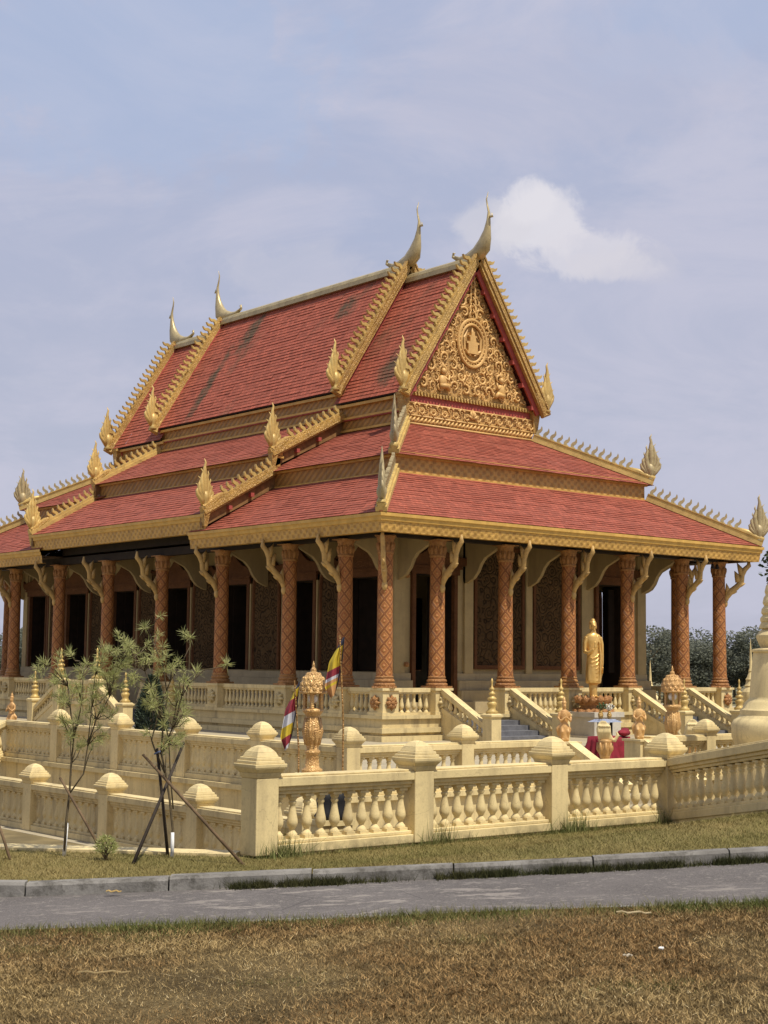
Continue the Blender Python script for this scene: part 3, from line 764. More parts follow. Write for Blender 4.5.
# ---- hall walls with real openings
WI = 1.7; WT = .34
def wall_run(mb, ax, pos, a0, a1, z0, z1, holes):
    def bx(s0, s1, za, zb):
        if s1-s0 < .01 or zb-za < .01: return
        if ax == 'x': mb.box(s0, s1, pos, pos+WT, za, zb)
        else: mb.box(pos, pos+WT, s0, s1, za, zb)
    s = a0
    for h0, h1, hz0, hz1 in holes:
        bx(s, h0, z0, z1); bx(h0, h1, z0, hz0); bx(h0, h1, hz1, z1); s = h1
    bx(s, a1, z0, z1)
FD = [(2.42, 3.93), (W-3.93, W-2.42)]
SD = [(yc-.74, yc+.74) for yc in (2.99, 6.0, 9.45, 12.9, 16.35, 19.8, 22.81)]
ZD0, ZD1 = .40, 3.08
for pos, s in ((WI, -1), (L-WI-WT, 1)):
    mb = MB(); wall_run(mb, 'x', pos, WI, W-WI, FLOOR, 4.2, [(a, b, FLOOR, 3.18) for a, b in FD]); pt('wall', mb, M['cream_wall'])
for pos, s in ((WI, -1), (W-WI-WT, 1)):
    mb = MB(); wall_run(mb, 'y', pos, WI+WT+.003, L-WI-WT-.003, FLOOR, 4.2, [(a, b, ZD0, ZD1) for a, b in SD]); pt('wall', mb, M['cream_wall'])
# stepped plinth mouldings at the wall foot (broken at the front doors)
mb = MB()
steps = [(FLOOR+.003, -.42, .38), (-.42, -.10, .27), (-.10, .18, .17), (.18, .38, .08)]
for k, (z0, z1, o) in enumerate(steps):
    for a, b in ((WI-o, FD[0][0]-.12), (FD[0][1]+.12, FD[1][0]-.12), (FD[1][1]+.12, W-WI+o)):
        for y0, y1 in ((WI-o, WI-.002), (L-WI+.002, L-WI+o)): mb.box(a, b, y0, y1, z0, z1-.004)
    for x0, x1 in ((WI-o, WI-.002), (W-WI+.002, W-WI+o)): mb.box(x0, x1, WI, L-WI, z0, z1-.004)
pt('wall_plinth', mb, M['plinth_wall'])
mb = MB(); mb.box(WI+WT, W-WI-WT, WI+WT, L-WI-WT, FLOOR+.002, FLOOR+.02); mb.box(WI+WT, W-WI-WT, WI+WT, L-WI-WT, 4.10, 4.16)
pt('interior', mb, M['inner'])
mb = MB()
for a, b, c_, d in ((WI+WT, WI+WT+.02, WI+WT, L-WI-WT), (W-WI-WT-.02, W-WI-WT, WI+WT, L-WI-WT)): 
    pass
# pilasters, relief panels and niches
def box_part(name, mat, *b, label=None):
    q = MB(); q.box(*b); return pt(name, q, mat, label=label)
for y, s in ((WI, -1), (L-WI, 1)):
    for a, b in ((WI-.03, WI+.36), (4.33, 4.66), (6.82, 7.08), (W-4.66, W-4.33), (W-WI-.36, W-WI+.03)):
        box_part('pilaster', M['cream_wall'], a, b, min(y, y+s*.09), max(y, y+s*.09), .38, 4.2)
    for a, b in ((4.72, 6.76), (7.14, W-4.72)):
        q = MB(); q.box(a, b, min(y+s*.003, y+s*.05), max(y+s*.003, y+s*.05), .5, 4.1)
        p_ = pt('relief_panel', q, M['panel'], label='tall dark carved wall panel')
        q = MB()
        for (x0, x1, z0, z1) in ((a, a+.10, .5, 4.1), (b-.10, b, .5, 4.1), (a+.10, b-.10, .5, .62), (a+.10, b-.10, 3.98, 4.1)): q.box(x0, x1, min(y+s*.05, y+s*.09), max(y+s*.05, y+s*.09), z0, z1)
        sub(q, 'panel_frame', M['door_frame'], p_)
def arch(a0, a1, z0, z1, n=10):
    c = (a0+a1)/2; r = (a1-a0)/2; zs = z1-r*1.25
    pts = [(a0, z0), (a1, z0)]
    for k in range(n+1):
        t = pi*k/n; k2 = abs(cos(t))**.8*(1 if cos(t) > 0 else -1)
        pts.append((c + r*k2, zs + (z1-zs)*sin(t)))
    return pts
for x, s in ((WI, -1), (W-WI, 1)):
    for yc in YS[2:-2]:
        q = MB(); q.extrude(arch(yc-.62, yc+.62, .42, 3.62), (x+s*.03, 0, 0), (0,1,0), (0,0,1), .05); p_ = pt('relief_panel', q, M['panel'], label='arched dark carved niche panel')
        q = MB(); o_ = arch(yc-.68, yc+.68, .42, 3.70)
        q.tube([(x+s*.06, a, z) for a, z in o_[1:]] + [(x+s*.06, o_[0][0], o_[0][1])], .06, 6); sub(q, 'niche_frame', M['door_frame'], p_)
    for a, b in [(WI-.02, WI+.3), (L-WI-.3, L-WI+.02)] + [(c-d*.86-.04, c-d*.86+.04) for a_, b_ in SD for c in [(a_+b_)/2] for d in (1, -1)]:
        box_part('pilaster', M['cream_wall'], min(x, x+s*.08), max(x, x+s*.08), a, b, .38, 4.2)
# doorways: jambs, carved lintel with upswept wings, half-open leaves
def doorway(ax, pos, s, a0, a1, z0, z1, leaf=True):
    def bx(q, s0, s1, d0, d1, za, zb):
        lo, hi = sorted((pos+s*d0, pos+s*d1))
        if ax == 'x': q.box(s0, s1, lo, hi, za, zb)
        else: q.box(lo, hi, s0, s1, za, zb)
    q = MB(); bx(q, a0-.10, a0+.03, -.02, .11, z0, z1); bx(q, a1-.03, a1+.10, -.02, .11, z0, z1); bx(q, a0-.16, a1+.16, -.12, .14, z1, z1+.17); bx(q, a0-.22, a1+.22, -.02, .19, z1+.17, z1+.24)
    d = pt('doorway', q, M['door_frame'])
    q = MB(); bx(q, a0+.001, a0+.02, -WT-.01, -.021, z0, z1); bx(q, a1-.02, a1-.001, -WT-.01, -.021, z0, z1); bx(q, a0+.021, a1-.021, -WT-.01, -.021, z1-.02, z1-.001); sub(q, 'reveal', M['dark_wood'], d)  # near-black lining: shade inside the opening is put into its colour
    q = MB(); c = (a0+a1)/2; hw = (a1-a0)/2
    o_ = [(-hw-.18,.24),(hw+.18,.24),(hw+.40,.30),(hw+.62,.62),(hw+.56,.66),(hw+.36,.50),(hw*.7,.58),(hw*.35,.74),(0,.98),(-hw*.35,.74),(-hw*.7,.58),(-hw-.36,.50),(-hw-.56,.66),(-hw-.62,.62),(-hw-.40,.30)]
    org = (c, pos+s*.10, z1) if ax == 'x' else (pos+s*.10, c, z1)
    q.extrude(o_, org, (1,0,0) if ax == 'x' else (0,1,0), (0,0,1), .12); sub(q, 'carved_lintel', M['door_frame'], d)
    if leaf:
        for e_, g in ((a0, 1), (a1, -1)):                          # leaves swung inwards
            q = MB(); lo, hi = sorted((pos-s*(WT+.02), pos-s*(WT+.02+hw*.92)))
            s0, s1 = sorted((e_, e_+g*.05))
            if ax == 'x': q.box(s0, s1, lo, hi, z0+.02, z1)
            else: q.box(lo, hi, s0, s1, z0+.02, z1)
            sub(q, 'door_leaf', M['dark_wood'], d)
for a, b in FD:
    doorway('x', WI, -1, a, b, FLOOR, 3.18); doorway('x', L-WI, 1, a, b, FLOOR, 3.18)
for a, b in SD:
    doorway('y', WI, -1, a, b, ZD0, ZD1); doorway('y', W-WI, 1, a, b, ZD0, ZD1)
# cream bracket plates tying each column to the wall, with a swooping lower edge
PL = [(0,4.2),(0,3.05),(.06,2.96),(.20,3.00),(.42,3.10),(.60,3.28),(.74,3.52),(.90,3.68),(1.08,3.76),(1.30,3.86),(1.46,3.97),(1.46,4.2)]
for x in XS[1:-1]:
    for y, s in ((WI, -1), (L-WI, 1)):
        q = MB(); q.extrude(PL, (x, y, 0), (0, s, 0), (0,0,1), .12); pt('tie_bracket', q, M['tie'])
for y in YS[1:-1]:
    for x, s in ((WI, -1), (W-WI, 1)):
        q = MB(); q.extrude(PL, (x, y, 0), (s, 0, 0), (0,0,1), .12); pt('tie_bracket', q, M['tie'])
for z in (3.1, .62):
    q = MB(); q.box(2.04, 2.12, WI-.14, WI-.09, z-.06, z+.06); q.sphere((2.08, WI-.17, z), (.065,.065,.075), 12, 8); pt('wall_lamp', q, M['gold_red'])
for k in range(2):                                               # small bells under the far eave
    b = V(W-1.0+.22*k, -.55, 0); q = MB(); q.tube([b + V(0,0,4.22), b + V(0,0,3.86)], .012, 5); q.lathe([(.02,.15),(.05,.12),(.06,.05),(.075,0)], (b.x, b.y, 3.72), 10); pt('wind_bell', q, M['dark_wood'])

# ---- platform, terrace balustrade and stairs
mb = MB()
mb.box(-.26, W+.26, -.26, L+.26, TER, FLOOR); mb.m = 1
mb.m = 0
for a, z0, z1 in ((.42, TER, TER+.14), (.36, -1.16, -1.03), (.335, -.80, -.71)):
    mb.box(-a, W+a, -a, -.262, z0, z1); mb.box(-a, W+a, L+.262, L+a, z0, z1); mb.box(-a, -.262, -.262, L+.262, z0, z1); mb.box(W+.262, W+a, -.262, L+.262, z0, z1)
pt('platform', mb, M['cream_old'])
BAL = [(.62,0),(.62,.05),(.44,.09),(.30,.14),(.38,.19),(.60,.27),(.66,.34),(.62,.42),(.48,.56),(.37,.70),(.32,.79),(.46,.83),(.46,.87),(.34,.89),(.52,.95),(.52,1.0)]
def baluster(mb, x, y, z0, z1, r, n=8):
    mb.lathe([(a*r/.62, b*(z1-z0)) for a, b in BAL], (x, y, z0), n)
def rail_panel(p0, p1, zt, zb, wid=.22, n=None, mats=None):
    """temple balustrade panel between two pedestals; rails and balusters in one mesh"""
    p0, p1 = V(*p0, 0), V(*p1, 0); mb = MB()
    mb.beam(p0 + V(0,0,zt-.11), p1 + V(0,0,zt-.11), wid, .11); mb.beam(p0 + V(0,0,zt-.16), p1 + V(0,0,zt-.16), wid*.72, .047)
    mb.beam(p0 + V(0,0,zb), p1 + V(0,0,zb), wid*.95, .10)
    ln = (p1-p0).length; n = n or max(2, int(ln/.19))
    for k in range(n):
        q = p0.lerp(p1, (k+.5)/n); baluster(mb, q.x, q.y, zb+.10, zt-.16, .062)
    return mb
def pedestal(x, y):
    mb = MB(); mb.box(x-.27, x+.27, y-.27, y+.27, FLOOR, -.07); mb.box(x-.32, x+.32, y-.32, y+.32, -.068, -.003); mb.box(x-.31, x+.31, y-.31, y+.31, FLOOR+.002, FLOOR+.12)
    return pt('pedestal', mb, M['cream'])
def rosette(ped, x, y, nx, ny, mat='cream_old'):
    """gilded flower boss on the outer face of a pedestal"""
    mb = MB(); c = V(x + nx*.28, y + ny*.28, -.38); sd = V(-ny, nx, 0)
    for k in range(8):
        a = 2*pi*k/8; d = sd*cos(a) + V(0,0,1)*sin(a)
        mb.tube([c, c + d*.11 + V(nx, ny, 0)*.06, c + d*.20 + V(nx, ny, 0)*.02], [.05,.07,.012], 6)
    mb.sphere(tuple(c + V(nx, ny, 0)*.06), .07, 8, 6)
    sub(mb, 'rosette', M[mat], ped, True)
STB = [(1, 2), (4, 5)]                                            # front bays with stairs
for i, x in enumerate(XS):
    for y, ny in ((0, -1), (L, 1)):
        pd = pedestal(x, y)
        if i in (0, 6): rosette(pd, x, y, -1 if i == 0 else 1, 0, 'gold_red'); rosette(pd, x, y, 0, ny, 'gold_red')
        else: rosette(pd, x, y, 0, ny)
for y in YS[1:-1]:
    for x, nx in ((0, -1), (W, 1)): rosette(pedestal(x, y), x, y, nx, 0)
for i in range(6):
    if (i, i+1) not in STB: pt('balustrade', rail_panel((XS[i]+.27, 0), (XS[i+1]-.27, 0), -.004, FLOOR+.0), M['cream'])
    pt('balustrade', rail_panel((XS[i]+.27, L), (XS[i+1]-.27, L), -.004, FLOOR), M['cream'])
for i in range(len(YS)-1):
    for x in (0, W):
        if YS[i] < YC < YS[i+1]: continue
        pt('balustrade', rail_panel((x, YS[i]+.27), (x, YS[i+1]-.27), -.004, FLOOR), M['cream'])
def ring_finial(mb, x, y, z, s=1.0):
    """stacked gilt ring finial"""
    mb.lathe([(r*s, h*s) for r, h in [(.16,0),(.17,.05),(.11,.10),(.10,.16),(.125,.22),(.14,.28),(.10,.32),(.075,.34),(.12,.38),(.125,.42),(.07,.46),(.055,.49),(.09,.52),(.095,.55),(.05,.59),(.038,.62),(.065,.65),(.065,.68),(.03,.72),(.022,.82),(.035,.86),(.03,.90),(.005,.96)]], (x, y, z), 14)
def stair_flight(name, org, dirv, width, n=4, run=1.50, rail_run=1.72, drop=.90, fin=True):
    """flight going down from org along dirv; rails with balusters and finial posts either side"""
    o = V(*org); d = V(*dirv); sd = V(-d.y, d.x, 0); H = FLOOR-TER
    mb = MB()
    for k in range(n):
        z1 = FLOOR - H*(k+1)/(n+1) ; a0, a1 = run*k/n, run
        q0 = o + d*a0; q1 = o + d*(run*(k+1)/n + .02)
        x = sorted((q0 + sd*(width/2)).to_tuple()[:1] + (q1 - sd*(width/2)).to_tuple()[:1]); y = sorted((q0 + sd*(width/2)).to_tuple()[1:2] + (q1 - sd*(width/2)).to_tuple()[1:2])
        mb.box(x[0], x[1], y[0], y[1], TER, z1)
    st = pt(name, mb, M['step'])
    for sg in (-1, 1):
        b0 = o + sd*(sg*width/2); mb = MB()
        def P(a, z): return b0 + d*a + V(0,0,z)
        zt0, zt1 = -.01, -.01-drop
        mb.beam(P(.0, zt0-.11), P(rail_run, zt1-.11), .24, .11); mb.beam(P(.0, zt0-.16), P(rail_run, zt1-.16), .17, .045)
        mb.beam(P(.0, zt0-.16), P(.14, zt0-.16-drop*.14/rail_run), .16, -.50)
        zl = .60
        mb.beam(P(.0, zt0-zl-.02), P(rail_run, zt1-zl+.10), .20, .12)
        m_ = 9
        for k in range(m_):
            t = (k+.6)/(m_+.2); a = rail_run*t; zt = lerp(zt0, zt1, t)-.17; zb = lerp(zt0-zl+.09, zt1-zl+.21, t)
            q = P(a, 0); baluster(mb, q.x, q.y, zb, zt, .055)
        # closed string wall below the sloping rail
        s0 = [P(.0, zt0-zl-.02), P(rail_run, zt1-zl+.10), P(rail_run, TER), P(.0, TER)]
        for off in (-.08, .08): mb.poly([q + sd*off for q in s0])
        mb.poly([s0[1] + sd*.08, s0[1] - sd*.08, s0[2] - sd*.08, s0[2] + sd*.08]); mb.poly([s0[0] + sd*.08, s0[0] - sd*.08, s0[1] - sd*.08, s0[1] + sd*.08])
        sr = pt('stair_rail', mb, M['cream'])
        if fin:
            q = P(rail_run+.16, 0); pm = MB()
            pm.box(q.x-.17, q.x+.17, q.y-.17, q.y+.17, TER, -.74); pm.frustum(q.x, q.y, -.74, .17, -.70, .21); pm.box(q.x-.21, q.x+.21, q.y-.21, q.y+.21, -.70, -.655); pm.frustum(q.x, q.y, -.655, .19, -.62, .15)
            sub(pm, 'newel_post', M['cream'], sr)
            fm = MB(); ring_finial(fm, q.x, q.y, -.622, .95); sub(fm, 'ring_finial', M['crest'], sr, True)
for i, j in STB:
    xc = (XS[i]+XS[j])/2; stair_flight('stairs', (xc, -.27, 0), (0,-1,0), XS[j]-XS[i])
# side landing with two flights running along the wall
LX0, LX1, LY0, LY1 = -1.95, -.30, 11.72, 14.08
for mir in (0, 1):
    fx = (lambda x: x) if mir == 0 else (lambda x: W-x)
    a, b = sorted((fx(LX0), fx(LX1)))
    mb = MB(); mb.box(a, b, LY0, LY1, TER, FLOOR-.004); pt('landing', mb, M['cream_old'])
    x0 = fx(LX0)
    pt('balustrade', rail_panel((x0, LY0+.18), (x0, LY1-.18), -.004, FLOOR), M['cream'])
    for yy in (LY0, LY1):
        mb = MB(); mb.box(x0-.18, x0+.18, yy-.18, yy+.18, TER, -.06); mb.box(x0-.23, x0+.23, yy-.23, yy+.23, -.06, .03); mb.frustum(x0, yy, .03, .2, .08, .13); pd = pt('newel_post', mb, M['cream'])
        fm = MB(); ring_finial(fm, x0, yy, .075, 1.0); sub(fm, 'ring_finial', M['crest'], pd, True)
    stair_flight('stairs', ((a+b)/2, LY0, 0), (0,-1,0), b-a, rail_run=1.62); stair_flight('stairs', ((a+b)/2, LY1, 0), (0,1,0), b-a, rail_run=1.62)

# ================================================================== GROUND, TERRACES, ROAD
def lawn_z(u, v):
    y = CAMP.y + HF.y*v + HR.y*u                      # level along the front balustrade, tilting up to the right near the road
    t = min(1, max(0, (-19.7-y)/1.9)); t = t*t*(3-2*t)
    return -1.165 + .048*t*min(11, max(0, u+2.95))
def kerb_v(u): return 12.42 + .012*max(0, u+3)**2*.9 if u > -3 else 12.42
def road_z(u): return -1.165 + .048*min(11, max(0, u+2.95)) - .106
g = MB(); NG = 44
def gcoord(k): t = 2*k/NG-1; return math.copysign(abs(t)**2.2, t)*1500
gv = []
for i in range(NG+1):
    for j in range(NG+1): gv.append((gcoord(i), gcoord(j), CRT-.06))
g.v = gv
for i in range(NG):
    for j in range(NG): g.face((i*(NG+1)+j, (i+1)*(NG+1)+j, (i+1)*(NG+1)+j+1, i*(NG+1)+j+1))
m = NT('far_ground'); p = m.pos()
m.set(m.mix(m.ramp(m.noise(.3, 6, .6, p), .35, .65), (.10, .10, .04), (.17, .14, .07)), .95)
tag(g.build('ground', m.mat), kind='structure')
def paving(name, a, b, size):
    m = NT(name); p = m.pos()
    br = m.n('ShaderNodeTexBrick'); m.l(p, br.inputs['Vector']); br.offset = 0; br.inputs['Scale'].default_value = 1; br.inputs['Brick Width'].default_value = size; br.inputs['Row Height'].default_value = size
    br.inputs['Mortar Size'].default_value = .008; br.inputs['Color1'].default_value = (*a, 1); br.inputs['Color2'].default_value = (*b, 1); br.inputs['Mortar'].default_value = (*mul(a, .6), 1)
    c = m.mix(m.math('MULTIPLY', m.ramp(m.noise(1.1, 6, .65, p), .45, .75), .5), br.outputs['Color'], mul(a, .62))
    m.bump(m.noise(60, 3, .6, p), .2, .005)
    return m.set(c, .85)
M['court'] = paving('court_paving', (.40, .335, .22), (.35, .30, .20), .4)
mb = MB(); mb.box(-15.0, 60, -17.0, 75, CRT-.05, CRT); tag(mb.build('courtyard', M['court']), kind='structure')
mb = MB(); mb.box(-40, -14.9, -19.20, 60, CRT-.05, CRT-.004); tag(mb.build('shaded_ground', flat_mat('shade_brown_ground', (.17, .13, .06), .95, 0, .3, 1.5)), kind='structure')  # brown ground strip; the court's wedge of shade is put into its colour
mb = MB(); mb.box(-14.9, 60, -19.13, -17.003, CRT-.05, CRT-.008); tag(mb.build('courtyard', M['court']), kind='structure')
# inner terrace with its retaining wall
IX, IY = -11.68, -13.3
mb = MB(); mb.box(IX+.12, 34, IY+.12, 48, CRT, TER); tag(mb.build('terrace', M['court']), kind='structure')
mb = MB()
mb.box(IX-.12, IX+.118, IY-.12, 48, CRT, -1.30); mb.box(IX+.12, -7.0, IY-.12, IY+.118, CRT, -1.30); mb.box(-5.46, 34, IY-.12, IY+.118, CRT, -1.30)
mb.box(IX-.20, IX-.122, IY-.2, 48, -1.38, -1.302); mb.box(IX-.118, -7.0, IY-.2, IY-.122, -1.38, -1.302); mb.box(-5.46, 34, IY-.2, IY-.122, -1.38, -1.302)
mb.box(IX-.17, IX-.122, IY-.17, 48, CRT, CRT+.16)
rw = mb.build('retaining_wall', M['cream_old']); tag(rw, 'plain cream retaining wall carrying the inner balustrade above the court', 'wall')
mb = MB()
for k in range(3): mb.box(-7.08, -5.38, IY-.12-.32*(3-k), IY-.12-.32*(2-k)+.01, CRT, CRT+.142*(k+1))
tag(mb.build('steps', M['court']), 'low stone steps leading up through the gap in the inner balustrade', 'steps')

# kerbed road, lawns
def strip(name, us, vfun0, vfun1, zf, nv, mat):
    mb = MB(); n = len(us)
    for u in us:
        v0, v1 = vfun0(u), vfun1(u)
        for k in range(nv+1):
            v = lerp(v0, v1, k/nv); mb.v.append(tuple(uv2w(u, v, zf(u, v))))
    for i in range(n-1):
        for k in range(nv): a = i*(nv+1)+k; mb.face((a, a+nv+1, a+nv+2, a+1))
    o = mb.build(name, mat, None, True); return tag(o, kind='structure')
US = sorted(set([-70, -50, -35, -25, -18] + [x*.5 for x in range(-28, 41)] + [25, 35, 50, 70]))
m = NT('asphalt'); p = m.pos()
c = m.mix(m.ramp(m.noise(1.2, 6, .6, p), .3, .7), (.070, .062, .058), (.110, .098, .092)); c = m.mix(m.math('MULTIPLY', m.ramp(m.noise(70, 3, .8, p), .42, .62), .5), c, (.20, .18, .165))
c = m.mix(m.math('MULTIPLY', m.ramp(m.noise(180, 2, .6, p), .5, .75), .35), c, (.27, .25, .25))
pv = m.n('ShaderNodeVectorMath', operation='DOT_PRODUCT'); m.l(p, pv.inputs[0]); pv.inputs[1].default_value = tuple(HR)
pw = m.n('ShaderNodeVectorMath', operation='DOT_PRODUCT'); m.l(p, pw.inputs[0]); pw.inputs[1].default_value = tuple(HF)
rub = m.noise(1.0, 6, .72, m.comb(m.math('MULTIPLY', pv.outputs['Value'], 1.9), m.math('MULTIPLY', pw.outputs['Value'], 4.5), 0.0))
big = m.noise(.55, 3, .5, p)
c = m.mix(m.math('MULTIPLY', m.math('MULTIPLY', m.ramp(rub, .545, .585), m.ramp(big, .44, .56)), .7), c, (.27, .24, .21))
c = m.mix(m.math('MULTIPLY', m.ramp(m.noise(13, 6, .8, p), .56, .62), .65), c, (.26, .235, .20))
c = m.mix(m.math('MULTIPLY', m.ramp(m.vor(1.1, p, 'DISTANCE_TO_EDGE'), .012, .0), m.math('MULTIPLY', m.ramp(big, .5, .6), .6)), c, (.05,.045,.045))
m.bump(m.noise(150, 3, .7, p), .5, .008)
m.set(c, .92, 0, .2)
strip('road', US, lambda u: 10.7, lambda u: kerb_v(u)+.05, lambda u, v: road_z(u), 3, m.mat)
m = NT('lawn_soil'); p = m.pos()
c = m.mix(m.ramp(m.noise(.9, 6, .6, p), .35, .65), (.17, .14, .048), (.26, .20, .08))
c = m.mix(m.math('MULTIPLY', m.ramp(m.noise(30, 4, .7, p), .4, .7), .5), c, (.11, .10, .035))
m.bump(m.noise(50, 4, .7, p), .7, .03); lawn_m = m.set(c, .95, 0, .1)
m = NT('dry_soil'); p = m.pos()
c = m.mix(m.ramp(m.noise(.8, 6, .62, p), .36, .62), (.10, .070, .030), (.20, .145, .065))
c = m.mix(m.math('MULTIPLY', m.ramp(m.noise(26, 6, .85, p), .46, .60), .8), c, (.06, .042, .018))
c = m.mix(m.math('MULTIPLY', m.ramp(m.noise(60, 4, .85, p), .58, .70), .7), c, (.42, .31, .15))
m.bump(m.noise(40, 5, .75, p), .9, .04); dry_m = m.set(c, .95, 0, .1)
# outer edge of the embankment lawn: coping on the left, front balustrade, ramp balustrade on the right
FY = -19.25; FX = [-17.42, -15.51, -13.575, -11.685]
c0 = V(FX[0]-.02, FY+.12, 0); edge = [w2uv(c0.x-.66*t, c0.y+.75*t) for t in (60, 20, 8, 3, .3)] + [w2uv(FX[0], FY+.1), w2uv(FX[3], FY+.1), w2uv(-12.30, -21.3), w2uv(-12.75, -22.7)]
edge.append((12, 12.95)); edge.append((70, 13.0))
def edge_v(u):
    if u <= edge[0][0]: return edge[0][1]
    for (a, b), (c_, d) in zip(edge, edge[1:]):
        if a <= u <= c_: return lerp(b, d, (u-a)/max(1e-6, c_-a))
    return edge[-1][1]
UL = sorted(set([u for u in US if u <= 12] + [e[0] for e in edge if e[0] <= 12]))
strip('lawn', UL, lambda u: kerb_v(u)+.095, lambda u: max(kerb_v(u)+.2, edge_v(u)), lawn_z, 14, lawn_m)
strip('dry_ground', US, lambda u: -14, lambda u: 10.72, lambda u, v: road_z(u)+.012+.012*sin(u*1.7)*sin(v*1.3), 40, dry_m)
# skirt under the lawn edge so the bank is solid
mb = MB()
for (a, b), (c_, d) in zip(edge[:8], edge[1:9]):
    q0, q1 = uv2w(a, b), uv2w(c_, d); mb.poly([V(q0.x, q0.y, lawn_z(a, b)-.003), V(q1.x, q1.y, lawn_z(c_, d)-.003), V(q1.x, q1.y, CRT-.1), V(q0.x, q0.y, CRT-.1)])
tag(mb.build('bank', lawn_m), kind='structure')
# entrance ramp behind the right-hand balustrade
mb = MB(); ny = 24
for k in range(ny+1):
    y = lerp(-25.5, -15.6, k/ny)
    for x in (-11.7, -9, -6, -2):
        uu, vv = w2uv(x, y); zz = lerp(-.72, CRT+.004, min(1, max(0, (y+22.8)/6.2))); mb.v.append((x - (.9 if x == -11.7 and y < -19.3 else 0)*min(1, (-19.3-y)/4), y, zz))
for k in range(ny):
    for j in range(3): a = k*4+j; mb.face((a, a+1, a+5, a+4))
tag(mb.build('entrance_path', M['court'], None, True), kind='structure')
# kerb stones: one run along the road, with joints and a low far edge strip
m = NT('kerb_concrete'); p = m.pos()
c = m.mix(m.ramp(m.noise(2.2, 6, .65, p), .3, .7), (.15, .14, .125), (.25, .235, .21))
c = m.mix(m.math('MULTIPLY', m.ramp(m.noise(4, 6, .75, p), .46, .66), .75), c, (.060, .054, .044))
m.bump(m.noise(35, 5, .7, p), .6, .012); kerb_m = m.set(c, .9, 0, .2)
mb = MB(); u = -45.0
while u < 45:
    ln = 1.14; j = random.uniform(-.004, .012); u2 = u+ln-.014
    zs = [road_z(u), road_z(u2)]; vs = [kerb_v(u), kerb_v(u2)]
    pts = []
    for uu, zz, vv in ((u, zs[0], vs[0]), (u2, zs[1], vs[1])):
        for dv, dz in ((0, -.05), (.010, .080+j), (.028, .104+j), (.125, .108+j), (.125, -.05)): pts.append(uv2w(uu, vv+dv, zz+dz))
    mb.add(pts, [(0,1,6,5),(1,2,7,6),(2,3,8,7),(3,4,9,8),(4,3,2,1,0),(5,6,7,8,9)])
    u += ln
tag(mb.build('kerb', kerb_m), kind='structure')
mb = MB(); u = -45.0
while u < 45:
    u2 = u+1.13; pts = []
    for uu in (u, u2):
        for vv, dz in ((10.66, -.05), (10.66, .012), (10.80, .014), (10.81, -.03)): pts.append(uv2w(uu, vv, road_z(uu)+dz))
    mb.add(pts, [(0,1,5,4),(1,2,6,5),(2,3,7,6),(3,2,1,0),(4,5,6,7)]); u += 1.145
tag(mb.build('kerb', kerb_m), kind='structure')

# ---- grass (uncountable): single blades with their own tone
def grass(name, cand, hmin, hmax, wid, cols, lean=1.2, mott=.35):
    n = len(cand); P = np.array(cand, dtype=np.float64)
    a = rng.uniform(0, 2*pi, n); h = rng.uniform(hmin, hmax, n)*np.clip(rng.normal(1, .25, n), .4, 1.8); ln = np.abs(rng.normal(0, lean, n))*h
    d = np.stack([np.cos(a), np.sin(a), np.zeros(n)], 1); b2 = rng.uniform(0, 2*pi, n); s = np.stack([np.cos(b2), np.sin(b2), np.zeros(n)], 1)*(wid/2)
    v = np.empty((n*3, 3)); v[0::3] = P - s; v[1::3] = P + s; v[2::3] = P + d*ln[:, None]; v[2::3, 2] += h
    me = bpy.data.meshes.new(name); me.vertices.add(n*3); me.vertices.foreach_set('co', v.ravel())
    me.loops.add(n*3); me.loops.foreach_set('vertex_index', np.arange(n*3, dtype=np.int32)); me.polygons.add(n)
    me.polygons.foreach_set('loop_start', np.arange(0, n*3, 3, dtype=np.int32)); me.polygons.foreach_set('loop_total', np.full(n, 3, dtype=np.int32))
    at = me.attributes.new('tone', 'FLOAT', 'POINT'); at.data.foreach_set('value', np.repeat(rng.uniform(0, 1, n), 3))
    me.update(); me.validate()
    m = NT(name + '_blade'); t = m.n('ShaderNodeAttribute', attribute_name='tone').outputs['Fac']; p = m.pos()
    c = m.mix(t, cols[0], cols[1]); c = m.mix(m.ramp(m.noise(.75, 5, .6, p), .40, .64), c, m.mix(t, cols[2], cols[3])); c = m.mix(m.math('MULTIPLY', m.ramp(m.noise(5.5, 6, .72, p), .46, .66), mott), c, mul(cols[2], .62)); m.set(c, .8, 0, .15)
    me.materials.append(m.mat)
    o = bpy.data.objects.new(name, me); COL.objects.link(o); return tag(o, kind='stuff')
def scatter(n, f):
    out = []
    while len(out) < n:
        q = f()
        if q is not None: out.append(q)
    return out
def near_pt():
    v = 10.68 - 4.6*random.random()**1.15; u = random.uniform(-.30, .30)*v*1.12; u = u if random.random() > .12 else u*1.6
    dens = .5 + .5*sin(u*7.1+1.3*sin(v*5.7))*sin(v*8.3+u*2.6+2*sin(u*3))
    if random.random() > .72+.28*dens: return None
    return uv2w(u, v, road_z(u)+.010)
tag(grass('dry_grass', scatter(230000, near_pt), .006, .028, .0064, ((.125,.083,.030), (.54,.39,.175), (.085,.052,.019), (.44,.27,.11)), 1.4, .8), 'dry brown mown grass in front of the road', 'grass')
def straw_pt():
    v = 10.6 - 4.4*random.random(); u = random.uniform(-.32, .32)*v
    return uv2w(u, v, road_z(u)+.022) if sin(u*3.3+2*sin(v*2.2))*sin(v*4.1) > -.5+random.random()*.8 else None
tag(grass('dry_stalks', scatter(5200, straw_pt), .005, .016, .005, ((.44,.34,.17), (.58,.47,.27), (.34,.23,.10), (.5,.38,.2)), 1.9, .2), 'loose pale straw strewn over the dry grass', 'straw')
